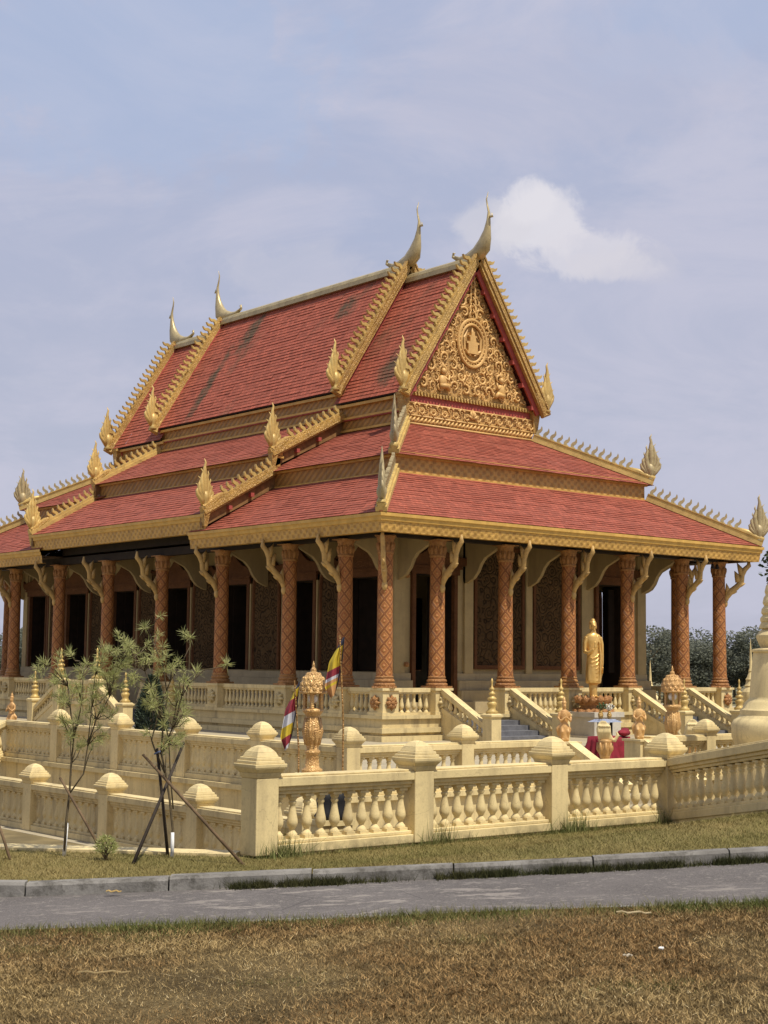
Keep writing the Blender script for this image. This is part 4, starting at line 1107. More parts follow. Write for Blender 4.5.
def green_pt():
    k = random.choice(((-2.2, 9.9), (-1.6, 10.2), (.55, 9.7), (2.6, 9.4), (3.1, 10.1), (-.6, 8.6), (1.4, 8.2))); u, v = k[0] + random.gauss(0, .16), k[1] + random.gauss(0, .10)
    return uv2w(u, v, road_z(u)+.012)
tag(grass('green_tufts', scatter(3800, green_pt), .008, .026, .006, ((.07,.075,.022), (.17,.155,.055), (.09,.08,.026), (.2,.16,.06)), 1.1, .3), 'scattered greener patches in the dry grass', 'grass')
def verge_pt():
    v = 10.70 - abs(random.gauss(0, .17)); u = random.uniform(-4.6, 4.6)
    if random.random() > .35 + .65*(.5+.5*sin(u*3.1+sin(u*7))): return None
    return uv2w(u, v, road_z(u)+.010)
tag(grass('verge_grass', scatter(16000, verge_pt), .025, .065, .006, ((.06,.085,.02), (.15,.16,.045), (.10,.10,.03), (.20,.17,.06)), .9), 'ragged green grass along the near road edge', 'grass')
def lawn_pt():
    u = random.uniform(-8.5, 7.5); v = random.uniform(12.6, 18.4)
    if v < kerb_v(u)+.10 or v > edge_v(u)-.06: return None
    return uv2w(u, v, lawn_z(u, v)-.004)
tag(grass('lawn_grass', scatter(115000, lawn_pt), .014, .036, .006, ((.085,.085,.024), (.27,.23,.08), (.13,.105,.034), (.35,.265,.105)), 1.1, .6), 'short yellow green lawn between kerb and balustrade', 'grass')
def weed_pt():
    u = random.choice((random.uniform(.45, 3.1), random.uniform(.45, 4.2), random.uniform(.45, 2.2), random.uniform(.6, 3.4), random.gauss(-.98, .05), random.gauss(-.5, .25), random.uniform(-1.2, 0)))
    if random.random() > (.9 if u > .2 else .6)*(.55+.45*sin(u*9+sin(u*23))): return None
    v = kerb_v(u) - abs(random.gauss(0, .045)) + .012
    return uv2w(u, v, road_z(u)-.002)
tag(grass('kerb_weeds', scatter(20000, weed_pt), .012, .075, .006, ((.022,.028,.010), (.065,.068,.022), (.03,.034,.012), (.09,.082,.03)), .7), 'dark weeds growing from the gutter at the foot of the kerb', 'weeds')
def foot_pt():
    t = random.random(); i = random.choice((0, 0, 1, 2, 2, 3)); x = FX[i] + random.gauss(.16 if i != 3 else -.1, .14); y = FY - .13 - abs(random.gauss(0, .05))
    uu, vv = w2uv(x, y); return V(x, y, lawn_z(uu, vv)-.005)
tag(grass('post_weeds', scatter(700, foot_pt), .05, .24, .008, ((.10,.12,.035), (.20,.20,.07), (.12,.13,.04), (.24,.22,.09)), .45), 'taller weeds at the feet of the front balustrade posts', 'weeds')
def edge_pt():
    t = random.random(); x = lerp(FX[0], FX[3], t); y = FY - .15 - abs(random.gauss(0, .03)); uu, vv = w2uv(x, y)
    return V(x, y, lawn_z(uu, vv)-.005)
tag(grass('balustrade_foot_grass', scatter(2200, edge_pt), .02, .06, .006, ((.09,.10,.03), (.18,.17,.06), (.10,.11,.03), (.2,.18,.07)), .6), 'fringe of grass along the foot of the front balustrade', 'grass')

# ================================================================== STONE BALUSTRADES
def make_post_mesh(hshaft=.70, s=.125, k=1.0):
    mb = MB(); mb.frustum(0, 0, 0, s*1.0, hshaft, s); o = mb
    return o
def cap_mb(s=.125):
    mb = MB(); z = .70
    mb.frustum(0,0,z,s*1.02,z+.05,s*1.16); mb.frustum(0,0,z+.05,s*1.16,z+.095,s*1.42); mb.frustum(0,0,z+.095,s*1.42,z+.13,s*1.44)
    mb.frustum(0,0,z+.13,s*1.30,z+.160,s*1.27); mb.frustum(0,0,z+.16,s*1.14,z+.19,s*1.10); mb.frustum(0,0,z+.19,s*.98,z+.235,s*.82); mb.frustum(0,0,z+.235,s*.82,z+.275,s*.52); mb.frustum(0,0,z+.275,s*.52,z+.295,s*.18)
    return mb
post_me = bevel(make_post_mesh().build('post', M['cream']), .008); cap_me = bevel(cap_mb().build('cap', M['cream'], post_me), .006)
bmb = MB(); bmb.box(-.052,.052,-.052,.052,0,.03); bmb.lathe([(a*.054/.66, .03+b*.36) for a, b in BAL], n=14); bmb.box(-.05,.05,-.05,.05,.39,.415)
bal_me = smooth_angle(bmb.build('baluster', M['cream']), 50)
used_post = False; used_bal = False
def add_post(par, x, y, z, rz=0.0, old=False):
    global used_post
    if not used_post: o = post_me; used_post = True
    else: o = copy_tree(post_me)
    o.parent = par; place(o, (x, y, z), rz); return o
def add_panel(par, p0, p1, nb, old=False):
    """rails from p0 to p1 (points at the panel's base level; may slope), balusters as sub-parts"""
    global used_bal
    p0, p1 = Vector(p0), Vector(p1); mt = M['cream_old'] if old else M['cream']
    mb = MB(); h = lambda z: V(0,0,z)
    mb.beam(p0 + h(.615), p1 + h(.615), .24, .085); mb.beam(p0 + h(.70), p1 + h(.70), .19, .02)
    mb.beam(p0 + h(.575), p1 + h(.575), .18, .04); mb.beam(p0 + h(.54), p1 + h(.54), .13, .036)
    o = mb.build('top_rail', mt, par); bevel(o, .007)
    mb = MB(); mb.beam(p0 + h(.0), p1 + h(.0), .22, .085); mb.beam(p0 + h(.085), p1 + h(.085), .16, .035); mb.beam(p0 + h(-.85), p1 + h(-.85), .19, .85) if not old else mb.beam(p0 + h(-.06), p1 + h(-.06), .20, .06)
    o = mb.build('bottom_rail', mt, par); bevel(o, .007)
    if old:
        mb = MB(); mb.beam(p0 + h(.10), p1 + h(.10), .045, .45); mb.build('backing', M['cream_old'], par)
    for k in range(nb):
        q = p0.lerp(p1, (k+.5)/nb) + h(.12)
        if not used_bal: b = bal_me; used_bal = True
        else: b = bal_me.copy(); COL.objects.link(b)
        b.parent = par; place(b, q, math.atan2(p1.y-p0.y, p1.x-p0.x))
def zl(x, y): u_, v_ = w2uv(x, y); return lawn_z(u_, v_)
FZ = -1.145
front = empty('stone_balustrade', (FX[0], FY, FZ)); tag(front, 'cream stone balustrade in the foreground, its nearest post the tallest at left', 'balustrade')
rel = lambda x, y, z=FZ: (x-FX[0], y-FY, z-FZ)
for x in FX: add_post(front, *rel(x, FY))
for a, b in zip(FX, FX[1:]): add_panel(front, rel(a+.125, FY), rel(b-.125, FY), 10)
ramp = empty('stone_balustrade', (FX[3], FY, FZ)); tag(ramp, 'shaded balustrade climbing from the front row to the right edge of the photo', 'balustrade')
rp = [(FX[3], FY-.12, FZ+.0), (-12.78, -22.75, FZ+.55)]
def relr(q): return (q[0]-FX[3], q[1]-FY, q[2]-FZ)
for k, (a, b) in enumerate(zip(rp, rp[1:])):
    dv = (Vector(b)-Vector(a)).normalized(); add_panel(ramp, relr(Vector(a) + (dv*.125 if k else dv*.02)), relr(Vector(b) - dv*.125), 22)
    add_post(ramp, *relr(b), rz=math.atan2(dv.y, dv.x)+pi/2)
# inner balustrade on its retaining wall
def y_at_px(px, x):          # where the sight line of a photo column meets the line x = const (used only to read off post spacing)
    k = (px-384)/1529.8; d = FW + RT*k; return CAMP.y + d.y*(x-CAMP.x)/d.x
IZ = -1.30
inner = empty('stone_balustrade', (IX, IY, IZ)); tag(inner, 'middle cream balustrade on the low retaining wall left of the temple front', 'balustrade')
reli = lambda x, y: (x-IX, y-IY, 0)
iy = [IY, -11.11, -8.93, -6.72, -4.42]
ix = [IX, -9.42]
for y in iy: add_post(inner, *reli(IX, y))
for a, b in zip(iy, iy[1:]): add_panel(inner, reli(IX, a+.125), reli(IX, b-.125), 11, True)
for x in ix[1:]: add_post(inner, *reli(x, IY))
for a, b in zip(ix, ix[1:]): add_panel(inner, reli(a+.125, IY), reli(b-.125, IY), 11)
# the side run ends in a plain corner and drops away to the left as a sloping rail
add_panel(inner, reli(IX, -4.42+.125), reli(IX, -2.2), 12, True)
add_panel(inner, reli(IX-.1, -2.25), V(*reli(-13.3, -2.75)) + V(0,0,-.55), 8, True); add_post(inner, *(V(*reli(-13.45, -2.8)) + V(0,0,-.6)))
PXL, PXR = -7.16, -5.30                     # low pedestals either side of the terrace steps, each carrying a small statue
add_panel(inner, reli(-9.42+.125, IY), reli(PXL-.19, IY), 11)
right = empty('stone_balustrade', (-5.3, IY, IZ)); tag(right, 'inner cream balustrade right of the terrace steps, behind the stupa', 'balustrade')
rx = [-5.11, -3.49, -1.4, .7, 2.8, 4.9]; relx = lambda x: (x+5.3, 0, 0)
for x in rx[1:]: add_post(right, *relx(x))
for a, b in zip(rx, rx[1:]): add_panel(right, relx(a+(.125 if a > -5 else 0)), relx(b-.125), 11 if a > -5 else 9)
# sloping rails either side of the terrace steps
for x, lb in ((PXL, 'short sloping cream rail left of the terrace steps, running down to the court'), (PXR, 'short sloping cream rail right of the terrace steps, half hidden by a post cap')):
    q = MB(); q.beam((x, IY-.13, IZ+.60), (x, IY-1.35, IZ-.02), .22, .10); q.beam((x, IY-.13, IZ+.54), (x, IY-1.35, IZ-.08), .16, .055)
    s0 = [(IY-.13, IZ+.54), (IY-1.35, IZ-.08), (IY-1.35, CRT), (IY-.13, CRT)]
    for k in (-.07, .07): q.poly([(x+k, a, b) for a, b in s0])
    q.poly([(x-.07, *s0[1]), (x+.07, *s0[1]), (x+.07, *s0[2]), (x-.07, *s0[2])])
    tag(q.build('stair_rail', M['cream']), lb, 'stair rail')
# lower balustrade along the outer court
LZ = CRT; LXF = -14.70
lower = empty('stone_balustrade', (LXF, -16.6, LZ)); tag(lower, 'lowest balustrade at left, on the court below the grass bank', 'balustrade')
ly = [-16.3, -14.03, -11.73, -9.41, -7.1, -4.8]; lx = lambda y: -14.70
rell = lambda y: (lx(y)-LXF, y+16.6, .0)
for y in ly: add_post(lower, *rell(y))
for a, b in zip(ly, ly[1:]): add_panel(lower, V(*rell(a))+V(0,.125,0), V(*rell(b))-V(0,.125,0), 11, True)
# retaining edge of the grass bank with its pale coping
q = MB(); d = V(-.66, .75, 0).normalized(); a0 = V(FX[0]-.10, FY+.20, 0); a1 = a0 + d*60
q.beam(a0 + V(0,0,CRT-.06), a1 + V(0,0,CRT-.06), .20, -1.185-CRT+.06); q.beam(a0 + V(0,0,-1.183), a1 + V(0,0,-1.183), .30, .045)
tag(q.build('retaining_wall', M['cream']), 'pale coping and wall edging the grass bank at left behind the saplings', 'wall')

# ================================================================== STATUES, LAMPS, SHRINE THINGS
def at_px(px, depth, z):     # world point at a level distance from the viewpoint along the sight line of a photo column
    u = (px-384)/1529.8*depth
    for _ in range(4):
        d = uv2w(u, depth, z) - CAMP; u += ((px-384)/1529.8 - d.dot(RT)/d.dot(FW))*depth
    return uv2w(u, depth, z)
M['statue'] = gold('statue_gilt', (.72, .47, .15), (.42, .22, .06), .4, .34)
M['lantern'] = gold('lantern_gilt', (.60, .38, .14), (.28, .12, .04), .15, .42, .4, 12, .4)
M['statue_old'] = gold('statue_old_gilt', (.56, .34, .13), (.24, .10, .03), .12, .45)
def standing_figure(mb, H=2.25):
    """standing robed figure facing -Y, right hand raised before the chest, left arm hanging; H = full height"""
    k = H/2.25
    secs = [(.02,.13,.12),(.06,.14,.12),(.38,.15,.12),(.42,.31,.20),(.50,.325,.21),(.75,.300,.20),(1.0,.262,.185),(1.18,.255,.18),(1.30,.235,.165),(1.45,.265,.165),(1.62,.315,.165),(1.72,.325,.15),(1.78,.27,.125),(1.82,.14,.095),(1.86,.088,.085),(1.91,.08,.082)]
    rings = []
    for z, rx, ry in secs:
        ring = []
        for j in range(40):
            a = 2*pi*j/40; fold = 1 + (.030*sin(a*9 + z*9) if .3 < z < 1.35 else 0) + (.018*sin(a*3-z*7) if .3 < z < 1.7 else 0)
            ring.append((rx*cos(a)*fold*k, ry*sin(a)*fold*k, z*k))
        rings.append(ring)
    mb.ring(rings)
    for sg in (-1, 1):
        mb.sphere((sg*.085*k, -.10*k, .035*k), (.06*k, .15*k, .045*k), 10, 6)                    # feet
        mb.tube([(sg*.09*k, 0, .04*k), (sg*.095*k, 0, .2*k), (sg*.10*k, 0, .42*k)], [.06*k,.07*k,.09*k], 8)
    # head: face, nose, ears, hair cap and topknot
    mb.sphere((0, -.005*k, 2.03*k), (.098*k, .115*k, .135*k), 16, 12); mb.sphere((0, .02*k, 2.09*k), (.108*k, .118*k, .105*k), 16, 10); mb.sphere((0, .01*k, 2.185*k), (.07*k,.07*k,.05*k), 12, 8)
    mb.tube([(0,-.108*k,2.055*k), (0,-.132*k,2.02*k), (0,-.118*k,2.0*k)], [.012*k,.02*k,.018*k], 6)
    for sg in (-1, 1):
        mb.sphere((sg*.105*k, 0, 2.0*k), (.016*k,.03*k,.075*k), 8, 6); mb.sphere((sg*.04*k, -.1*k, 2.05*k), (.026*k,.018*k,.012*k), 8, 5)
    mb.sphere((0,-.108*k,1.965*k), (.035*k,.02*k,.012*k), 8, 5); mb.sphere((0,-.095*k,1.925*k), (.04*k,.03*k,.03*k), 8, 6)
    # right arm bent with the hand lifted in front of the chest, left arm hanging
    mb.tube([(-.29*k,0,1.70*k), (-.36*k,.0,1.52*k), (-.37*k,-.02,1.30*k), (-.30*k,-.16*k,1.26*k), (-.14*k,-.30*k,1.36*k)], [.085*k,.085*k,.07*k,.06*k,.045*k], 10)
    mb.sphere((-.09*k,-.32*k,1.44*k), (.05*k,.026*k,.065*k), 8, 6)
    for f in range(4): mb.tube([(-.125*k+.024*f*k,-.325*k,1.48*k), (-.125*k+.025*f*k,-.335*k,1.545*k), (-.123*k+.024*f*k,-.325*k,(1.59+.012*(1-abs(f-1.5)))*k)], [.0135*k,.012*k,.009*k], 6)
    mb.tube([(-.045*k,-.325*k,1.41*k), (-.02*k,-.345*k,1.45*k), (-.03*k,-.35*k,1.485*k)], [.015*k,.013*k,.01*k], 6)
    mb.tube([(.30*k,0,1.70*k), (.37*k,.0,1.50*k), (.385*k,0,1.24*k), (.385*k,-.03*k,1.0*k), (.375*k,-.05*k,.90*k)], [.085*k,.08*k,.068*k,.05*k,.04*k], 10)
    mb.sphere((.375*k,-.06*k,.84*k), (.03*k,.045*k,.065*k), 8, 6)
    for f in range(4): mb.tube([(.375*k,(-.095+.023*f)*k,.80*k), (.372*k,(-.10+.023*f)*k,.73*k), (.365*k,(-.10+.022*f)*k,.69*k)], [.0135*k,.012*k,.009*k], 6)
    mb.tube([(.36*k,-.10*k,.86*k), (.35*k,-.125*k,.81*k), (.35*k,-.125*k,.77*k)], [.015*k,.013*k,.01*k], 6)
    # robe: shoulder sash, hanging hem and sleeve fall on the left side
    mb.tube([(.20*k,-.12*k,1.74*k), (.05*k,-.17*k,1.50*k), (-.14*k,-.16*k,1.28*k), (-.22*k,-.10*k,1.15*k)], [.05*k,.035*k,.03*k,.03*k], 7)
    mb.tube([(.33*k,.0,1.35*k), (.36*k,.02*k,1.0*k), (.33*k,.03*k,.66*k), (.30*k,.02*k,.45*k)], [.05*k,.075*k,.08*k,.03*k], 8)
    mb.tube([(.18*k,-.16*k,1.6*k), (.22*k,-.19*k,1.2*k), (.20*k,-.2*k,.8*k), (.16*k,-.19*k,.48*k)], [.03*k,.045*k,.05*k,.02*k], 7)
    for q in range(7):
        z0 = 1.15-.11*q; mb.tube([(.24*k,-.12*k,(z0+.14)*k), (.06*k,-.20*k,z0*k), (-.14*k,-.17*k,(z0-.05)*k), (-.25*k,-.06*k,(z0-.03)*k)], [.012*k,.017*k,.017*k,.01*k], 5)
BX, BY = 6.88, -1.02
buddha = empty('statue', (BX, BY, -.30), -.42); tag(buddha, 'tall golden standing figure in robes with one hand raised, on a lotus base', 'statue')
mb = MB(); standing_figure(mb, 2.28); mb.v = [(x*(.70 if z < 1.84*2.28/2.25 else .94), y*(.9 if z < 1.84*2.28/2.25 else 1), z) for x, y, z in mb.v]; o = remesh(mb.build('body', M['statue'], buddha, True), .0125, 2); o.location = (0, 0, .02)
mb = MB(); mb.lathe([(.50,-.42),(.52,-.36),(.46,-.30),(.36,-.22),(.40,-.12),(.50,-.03),(.48,.02),(.2,.03)], n=28)
for row, (r, z, s) in enumerate(((.50,-.30,-1), (.44,-.10,1))):
    for q in range(14):
        a = 2*pi*(q+.5*row)/14; dd = V(cos(a), sin(a), 0)
        mb.tube([dd*(r-.12) + V(0,0,z), dd*(r+.02) + V(0,0,z+s*.06), dd*(r+.05) + V(0,0,z+s*.14), dd*(r) + V(0,0,z+s*.2)], [.05,.10,.075,.012], 7)
mb.build('lotus_base', M['gold_red'], buddha, True)
q = MB(); q.box(-.62,.62,-.62,.62,-.14,0); q.box(-.55,.55,-.55,.55,-.66,-.14)
q.box(-.64,.64,-.64,.64,-.72,-.66)
ped = q.build('statue_plinth', M['pale']); place(ped, (BX, BY, TER+.72), 0); tag(ped, 'plain pale square plinth under the tall golden statue', 'plinth')
# guardian figures on cream plinths
def guardian(name, loc, rz, label, H=.80):
    e = empty(name, loc, rz); tag(e, label, 'statue', 'small golden attendant statues')
    mb = MB(); k = H/1.0
    secs = [(.0,.12,.11),(.06,.15,.13),(.16,.14,.12),(.30,.15,.12),(.40,.11,.09),(.50,.13,.09),(.60,.15,.09),(.66,.12,.07),(.69,.05,.05)]
    mb.ring([[(rx*cos(2*pi*j/20)*k, ry*sin(2*pi*j/20)*k, z*k) for j in range(20)] for z, rx, ry in secs])
    mb.sphere((0,-.01*k,.76*k), (.062*k,.07*k,.085*k), 12, 8); mb.lathe([(.07*k,0),(.075*k,.03*k),(.045*k,.06*k),(.05*k,.09*k),(.02*k,.13*k),(.004,.2*k)], (0,0,.81*k), 10)
    mb.tube([(0,-.075*k,.77*k),(0,-.09*k,.75*k)], [.008*k,.013*k], 5)
    for sg in (-1, 1):
        mb.tube([(sg*.14*k,0,.62*k), (sg*.19*k,-.03*k,.50*k), (sg*.15*k,-.13*k,.44*k), (sg*.02*k,-.15*k,.52*k)], [.045*k,.04*k,.035*k,.025*k], 8)
        mb.sphere((sg*.012*k,-.15*k,.56*k), (.016*k,.02*k,.05*k), 6, 5)
        mb.tube([(sg*.08*k,-.02,.30*k), (sg*.09*k,-.10*k,.20*k), (sg*.08*k,-.06*k,.06*k), (sg*.08*k,-.12*k,.02*k)], [.07*k,.06*k,.05*k,.035*k], 8)
        mb.tube([(sg*.11*k,.03*k,.36*k), (sg*.20*k,.05*k,.26*k), (sg*.17*k,.04*k,.10*k)], [.03*k,.045*k,.01*k], 6)
    mb.v = [(x*.74, y*.85, z) for x, y, z in mb.v]
    remesh(mb.build('body', M['statue_old'], e, True), .011, 1)
    return e
for xx, lb, side in ((PXL, 'small golden crowned attendant statue on the left pedestal of the terrace steps', 'left'), (PXR, 'small golden crowned attendant statue on the right pedestal of the terrace steps', 'right')):
    zt = -.62; p = V(xx, IY, zt); guardian('statue', p, -.5, lb, .76)
    q = MB(); q.box(-.18,.18,-.18,.18,-1.30-zt, -.035); q.box(-.21,.21,-.21,.21,-.035,0); q.box(-.20,.20,-.20,.20,-1.30-zt,-1.30-zt+.08)
    o = q.build('statue_plinth', M['cream']); place(o, p); tag(o, f'cream pedestal on the {side} of the terrace steps under a small golden statue', 'plinth')
p = at_px(11, 34.5, -.86); guardian('statue', p, -1.2, 'small golden attendant statue at the far left edge by the side stairs', .78)
q = MB(); q.box(-.18,.18,-.18,.18,TER+.86,0); o = q.build('statue_plinth', M['cream_old']); place(o, p); tag(o, 'cream plinth under the attendant statue at the far left edge', 'plinth')
# hooded naga heads in cream and gold
def naga(px, dep, label, flip=1):
    p = at_px(px, dep, TER); e = empty('naga_statue', p, -.69); tag(e, label, 'statue', 'cream hooded naga statues')
    mb = MB()
    for z0, z1, s in ((0,.10,.19),(.10,.15,.16),(.15,.20,.12)): mb.frustum(0,0,z0,s,z1,s*.96)
    mb.build('plinth', M['cream'], e)
    mb = MB(); mb.lathe([(.09,.20),(.10,.26),(.125,.36),(.14,.46),(.115,.53),(.14,.57),(.08,.59)], n=18)
    for k in range(8):
        a = 2*pi*k/8; dd = V(cos(a), sin(a), 0); mb.tube([dd*.08 + V(0,0,.28), dd*.135 + V(0,0,.40), dd*.145 + V(0,0,.53)], [.02,.035,.015], 6)
    mb.build('body', M['statue_old'], e, True)
    mb = MB()
    fan = [(-.16,.58),(-.24,.70),(-.26,.84),(-.20,.98),(-.10,1.04),(.02,1.03),(.10,.96),(.17,.83),(.19,.70),(.24,.64),(.19,.58)]
    mb.extrude([(a*flip*.62, .58+(z-.58)*.8) for a, z in fan], (0,0,0), (1,0,0), (0,0,1), .12)
    for k in range(5):
        a = -.13+.05*k; mb.tube([(a*flip*.8,-.03,.58), (a*flip*1.05,-.09,.74), (a*flip,-.08,.86), (a*flip*.9+.02*flip,-.13,.84)], [.03,.035,.032,.014], 7)
    mb.tube([(.08*flip,0,.60), (.19*flip,-.02,.57), (.25*flip,-.03,.67), (.22*flip,-.03,.74)], [.045,.045,.035,.015], 7)
    remesh(mb.build('hood', M['cream'], e, True), .014, 2)
naga(605, 30.0, 'cream hooded naga on a gold pot in front of the red cloth'); naga(691, 31.5, 'cream hooded naga on a gold pot beside the right lantern and a fence post', -1)
# lantern posts with domed tops
def lantern(px, dep, label, H=2.0, zb=TER, ext=0.0):
    p = at_px(px, dep, zb+ext); e = empty('lantern_post', p); tag(e, label, 'lantern', 'gilded dome lanterns'); s = H/2.0
    if ext:
        mb = MB(); mb.lathe([(.26,-ext),(.26,-ext+.1),(.20,-ext+.14),(.19,-.12),(.23,-.08),(.23,-.002)], n=20); mb.build('post_base', M['cream'], e, True)
    mb = MB(); mb.lathe([(r*s, z*s) for r, z in [(.20,0),(.20,.06),(.14,.10),(.12,.34),(.15,.37),(.15,.41),(.11,.44),(.13,.52),(.18,.68),(.19,.82),(.16,.98),(.13,1.06),(.17,1.12),(.20,1.15),(.20,1.20),(.12,1.22)]], n=20)
    for k in range(10):
        a = 2*pi*k/10; dd = V(cos(a), sin(a), 0)*s; mb.tube([dd*.14 + V(0,0,.52*s), dd*.175 + V(0,0,.78*s), dd*.15 + V(0,0,1.04*s)], [.015*s,.032*s,.012*s], 6)
    mb.build('pillar', M['lantern'], e, True)
    for k in range(4):
        a = pi/4 + k*pi/2; x, y = .155*cos(a)*s, .155*sin(a)*s; mb = MB(); mb.box(x-.022, x+.022, y-.022, y+.022, 1.20*s, 1.50*s); mb.build('lantern_bar', M['lantern'], e)
    mb = MB(); mb.sphere((0,0,1.40*s), .10*s, 14, 10); mb.build('lamp_globe', M['white_paint'], e, True)
    mb = MB(); mb.lathe([(.05*s,1.215*s),(.055*s,1.29*s),(.03*s,1.31*s)], n=10); mb.build('lamp_holder', M['dark_wood'], e)
    mb = MB(); mb.lathe([(r*s, z*s) for r, z in [(.20,1.49),(.265,1.50),(.27,1.53),(.245,1.55),(.25,1.62),(.225,1.74),(.165,1.84),(.09,1.90),(.05,1.92),(.06,1.94),(.045,1.98),(.02,2.0),(.028,2.03),(.02,2.06),(.004,2.12)]], n=24)
    for row in range(4):
        r, z = ((.25,1.58),(.235,1.67),(.20,1.765),(.13,1.845))[row]
        for k in range(12):
            a = 2*pi*(k+.5*(row % 2))/12; dd = V(cos(a), sin(a), 0)*s; mb.sphere(tuple(dd*(r-.018) + V(0,0,z*s)), (.045*s,.045*s,.055*s), 8, 6)
    mb.build('dome', M['lantern'], e, True)
    return e
lantern(312, 21.0, 'gilded dome lantern post between the two striped flags', 1.42, CRT, 1.09); lantern(673, 34.5, 'gilded dome lantern post in front of the right stairs', 1.92)
# offering tables
M['red_cloth'] = flat_mat('red_cloth', (.20, .014, .024), .75, 0, .25, 6)
M['blue_cloth'] = flat_mat('pale_blue_cloth', (.26, .29, .38), .8, 0, .3, 12)
def table(px, dep, wx, wy, h, label, cloth, cmat, clab, drop):
    p = at_px(px, dep, TER); e = empty('offering_table', p); tag(e, label, 'table')
    mb = MB(); mb.box(-wx/2, wx/2, -wy/2, wy/2, h-.04, h); mb.build('table_top', M['dark_wood'], e)
    for sx in (-1, 1):
        for sy in (-1, 1): q = MB(); q.box(-.025,.025,-.025,.025,0,h-.04); o = q.build('leg', M['dark_wood'], e); o.location = (sx*(wx/2-.06), sy*(wy/2-.06), 0)
    mb = MB(); n = 48; rings = []
    per = []
    for k in range(n):
        t = 4*k/n; side = int(t); f = t-side
        per.append([(lerp(-1,1,f),-1),(1,lerp(-1,1,f)),(lerp(1,-1,f),1),(-1,lerp(1,-1,f))][side])
    for lev in range(6):
        z = h+.012 - drop*max(0, lev-1)/4; ring = []
        for k, (a, b) in enumerate(per):
            fl = 0 if lev < 2 else .035*(lev-1)*(.6+.6*sin(k*1.9)+.3*sin(k*.7)); kx = (wx/2+.015)*(.5 if lev == 0 else 1) + fl*abs(a)**3; ky = (wy/2+.015)*(.5 if lev == 0 else 1) + fl*abs(b)**3
            ring.append((a*kx, b*ky, z))
        rings.append(ring)
    mb.ring(rings, False); mb.poly(rings[0])
    o = mb.build(cloth, cmat, None, True); place(o, p); tag(o, clab, 'tablecloth')
    return p, h
p, h = table(609, 33.0, .72, .50, .50, 'low table hidden under a red cloth before the golden statue', 'tablecloth', M['red_cloth'], 'red cloth hanging over the low table before the golden statue', .47)
p2, h2 = table(605, 38.5, .38, .30, .68, 'offering table under a pale blue and white cloth, nearer the golden statue', 'tablecloth', M['blue_cloth'], 'pale blue cloth on the offering table at the feet of the golden statue', .07)
# offerings : small vases with flowers, a red folded bundle
def vase(p, mat, label, s=1.0, bloom=None):
    e = empty('vase', p); tag(e, label, 'vase'); mb = MB(); mb.lathe([(.04*s,0),(.06*s,.05*s),(.07*s,.11*s),(.04*s,.18*s),(.05*s,.22*s),(.045*s,.22*s)], n=14); mb.build('pot', mat, e, True)
    mb = MB()
    for k in range(26):
        a, r = random.uniform(0, 2*pi), random.uniform(.02,.13)*s; q = V(r*cos(a), r*sin(a), (.26+random.uniform(0,.14))*s); mb.tube([(0,0,.2*s), tuple(q)], .004, 4); mb.sphere(tuple(q), .022*s, 6, 4)
    mb.build('flowers', bloom, e, True)
M['flower_y'] = flat_mat('yellow_petals', (.55,.38,.08)); M['flower_w'] = flat_mat('pale_petals', (.6,.58,.5)); M['leafy'] = flat_mat('dark_leaves', (.05,.08,.025))
vase(p2 + V(-.11,.04,h2+.016), M['gold'], 'gold vase of leaves on the left of the pale blue cloth', 1.0, M['leafy']); vase(p2 + V(.12,-.04,h2+.016), M['gold'], 'second gold vase, with pale flowers, on the right of the pale blue cloth', .9, M['flower_w'])
q = MB(); q.sphere((0,0,.07), (.20,.13,.075), 12, 6); q.sphere((.10,.02,.13), (.10,.09,.05), 10, 6); o = remesh(q.build('cloth_bundle', M['red_cloth'], None, True), .012, 2); place(o, at_px(624, 33.0, TER+.52), .3); tag(o, 'folded dark red bundle lying on the right end of the red table', 'cloth')
# stupas
def stupa(loc, prof, label, mat, n=32):
    e = empty('stupa', loc); tag(e, label, 'stupa')
    mb = MB(); cut = next(i for i, (r, z) in enumerate(prof) if z >= prof[0][1]+.0 and i > 8)
    mb.lathe(prof[:cut+1], n=n); o = mb.build('bell', mat, e); smooth_angle(o, 32)
    mb = MB(); mb.lathe(prof[cut:], n=n); o = mb.build('spire', mat, e); smooth_angle(o, 32)
    return e
k = .0172; zb = -.62
prof = [(62,-78),(62,-40),(58,-38),(58,-8),(48,-6),(49,0),(51,4),(51.5,16),(49,21),(46,23),(43,26),(42.5,31),(40,33),(38,38),(36,40),(34,42),(33.5,44),(29.5,86),(29,87),(31,88),(31,90),(22,92),(24,96),(26,101),(26,104),(23,108),(20,110),(23,111),(23,113),(21,117),(22,118),(22,121),(19.5,124),(21,126),(20.5,130),(18,133),(19.5,136),(18.5,141),(16.5,144),(17.5,147),(16,153),(14,156),(13,175),(11,180),(9,200),(6,230),(5,238),(2,252),(.5,258)]
sp = at_px(785, 26.0, zb); e = stupa(sp, [(r*k, z*k) for r, z in prof], 'tall cream stupa with ringed spire cut off by the right edge', M['cream'], 40)
q = MB(); q.box(-1.25,1.25,-1.25,1.25,CRT-zb,CRT-zb+.28); q.box(-1.12,1.12,-1.12,1.12,CRT-zb+.28,-78*k+.02); q.build('plinth', M['cream_old'], e)
small = [(.62,0),(.62,.18),(.55,.2),(.55,.42),(.62,.45),(.5,.55),(.42,.6),(.44,.8),(.5,.95),(.46,1.25),(.34,1.45),(.3,1.5),(.34,1.55),(.28,1.62),(.24,1.8),(.27,1.85),(.2,1.95),(.16,2.2),(.19,2.25),(.11,2.4),(.09,2.9),(.05,3.4),(.01,3.8)]
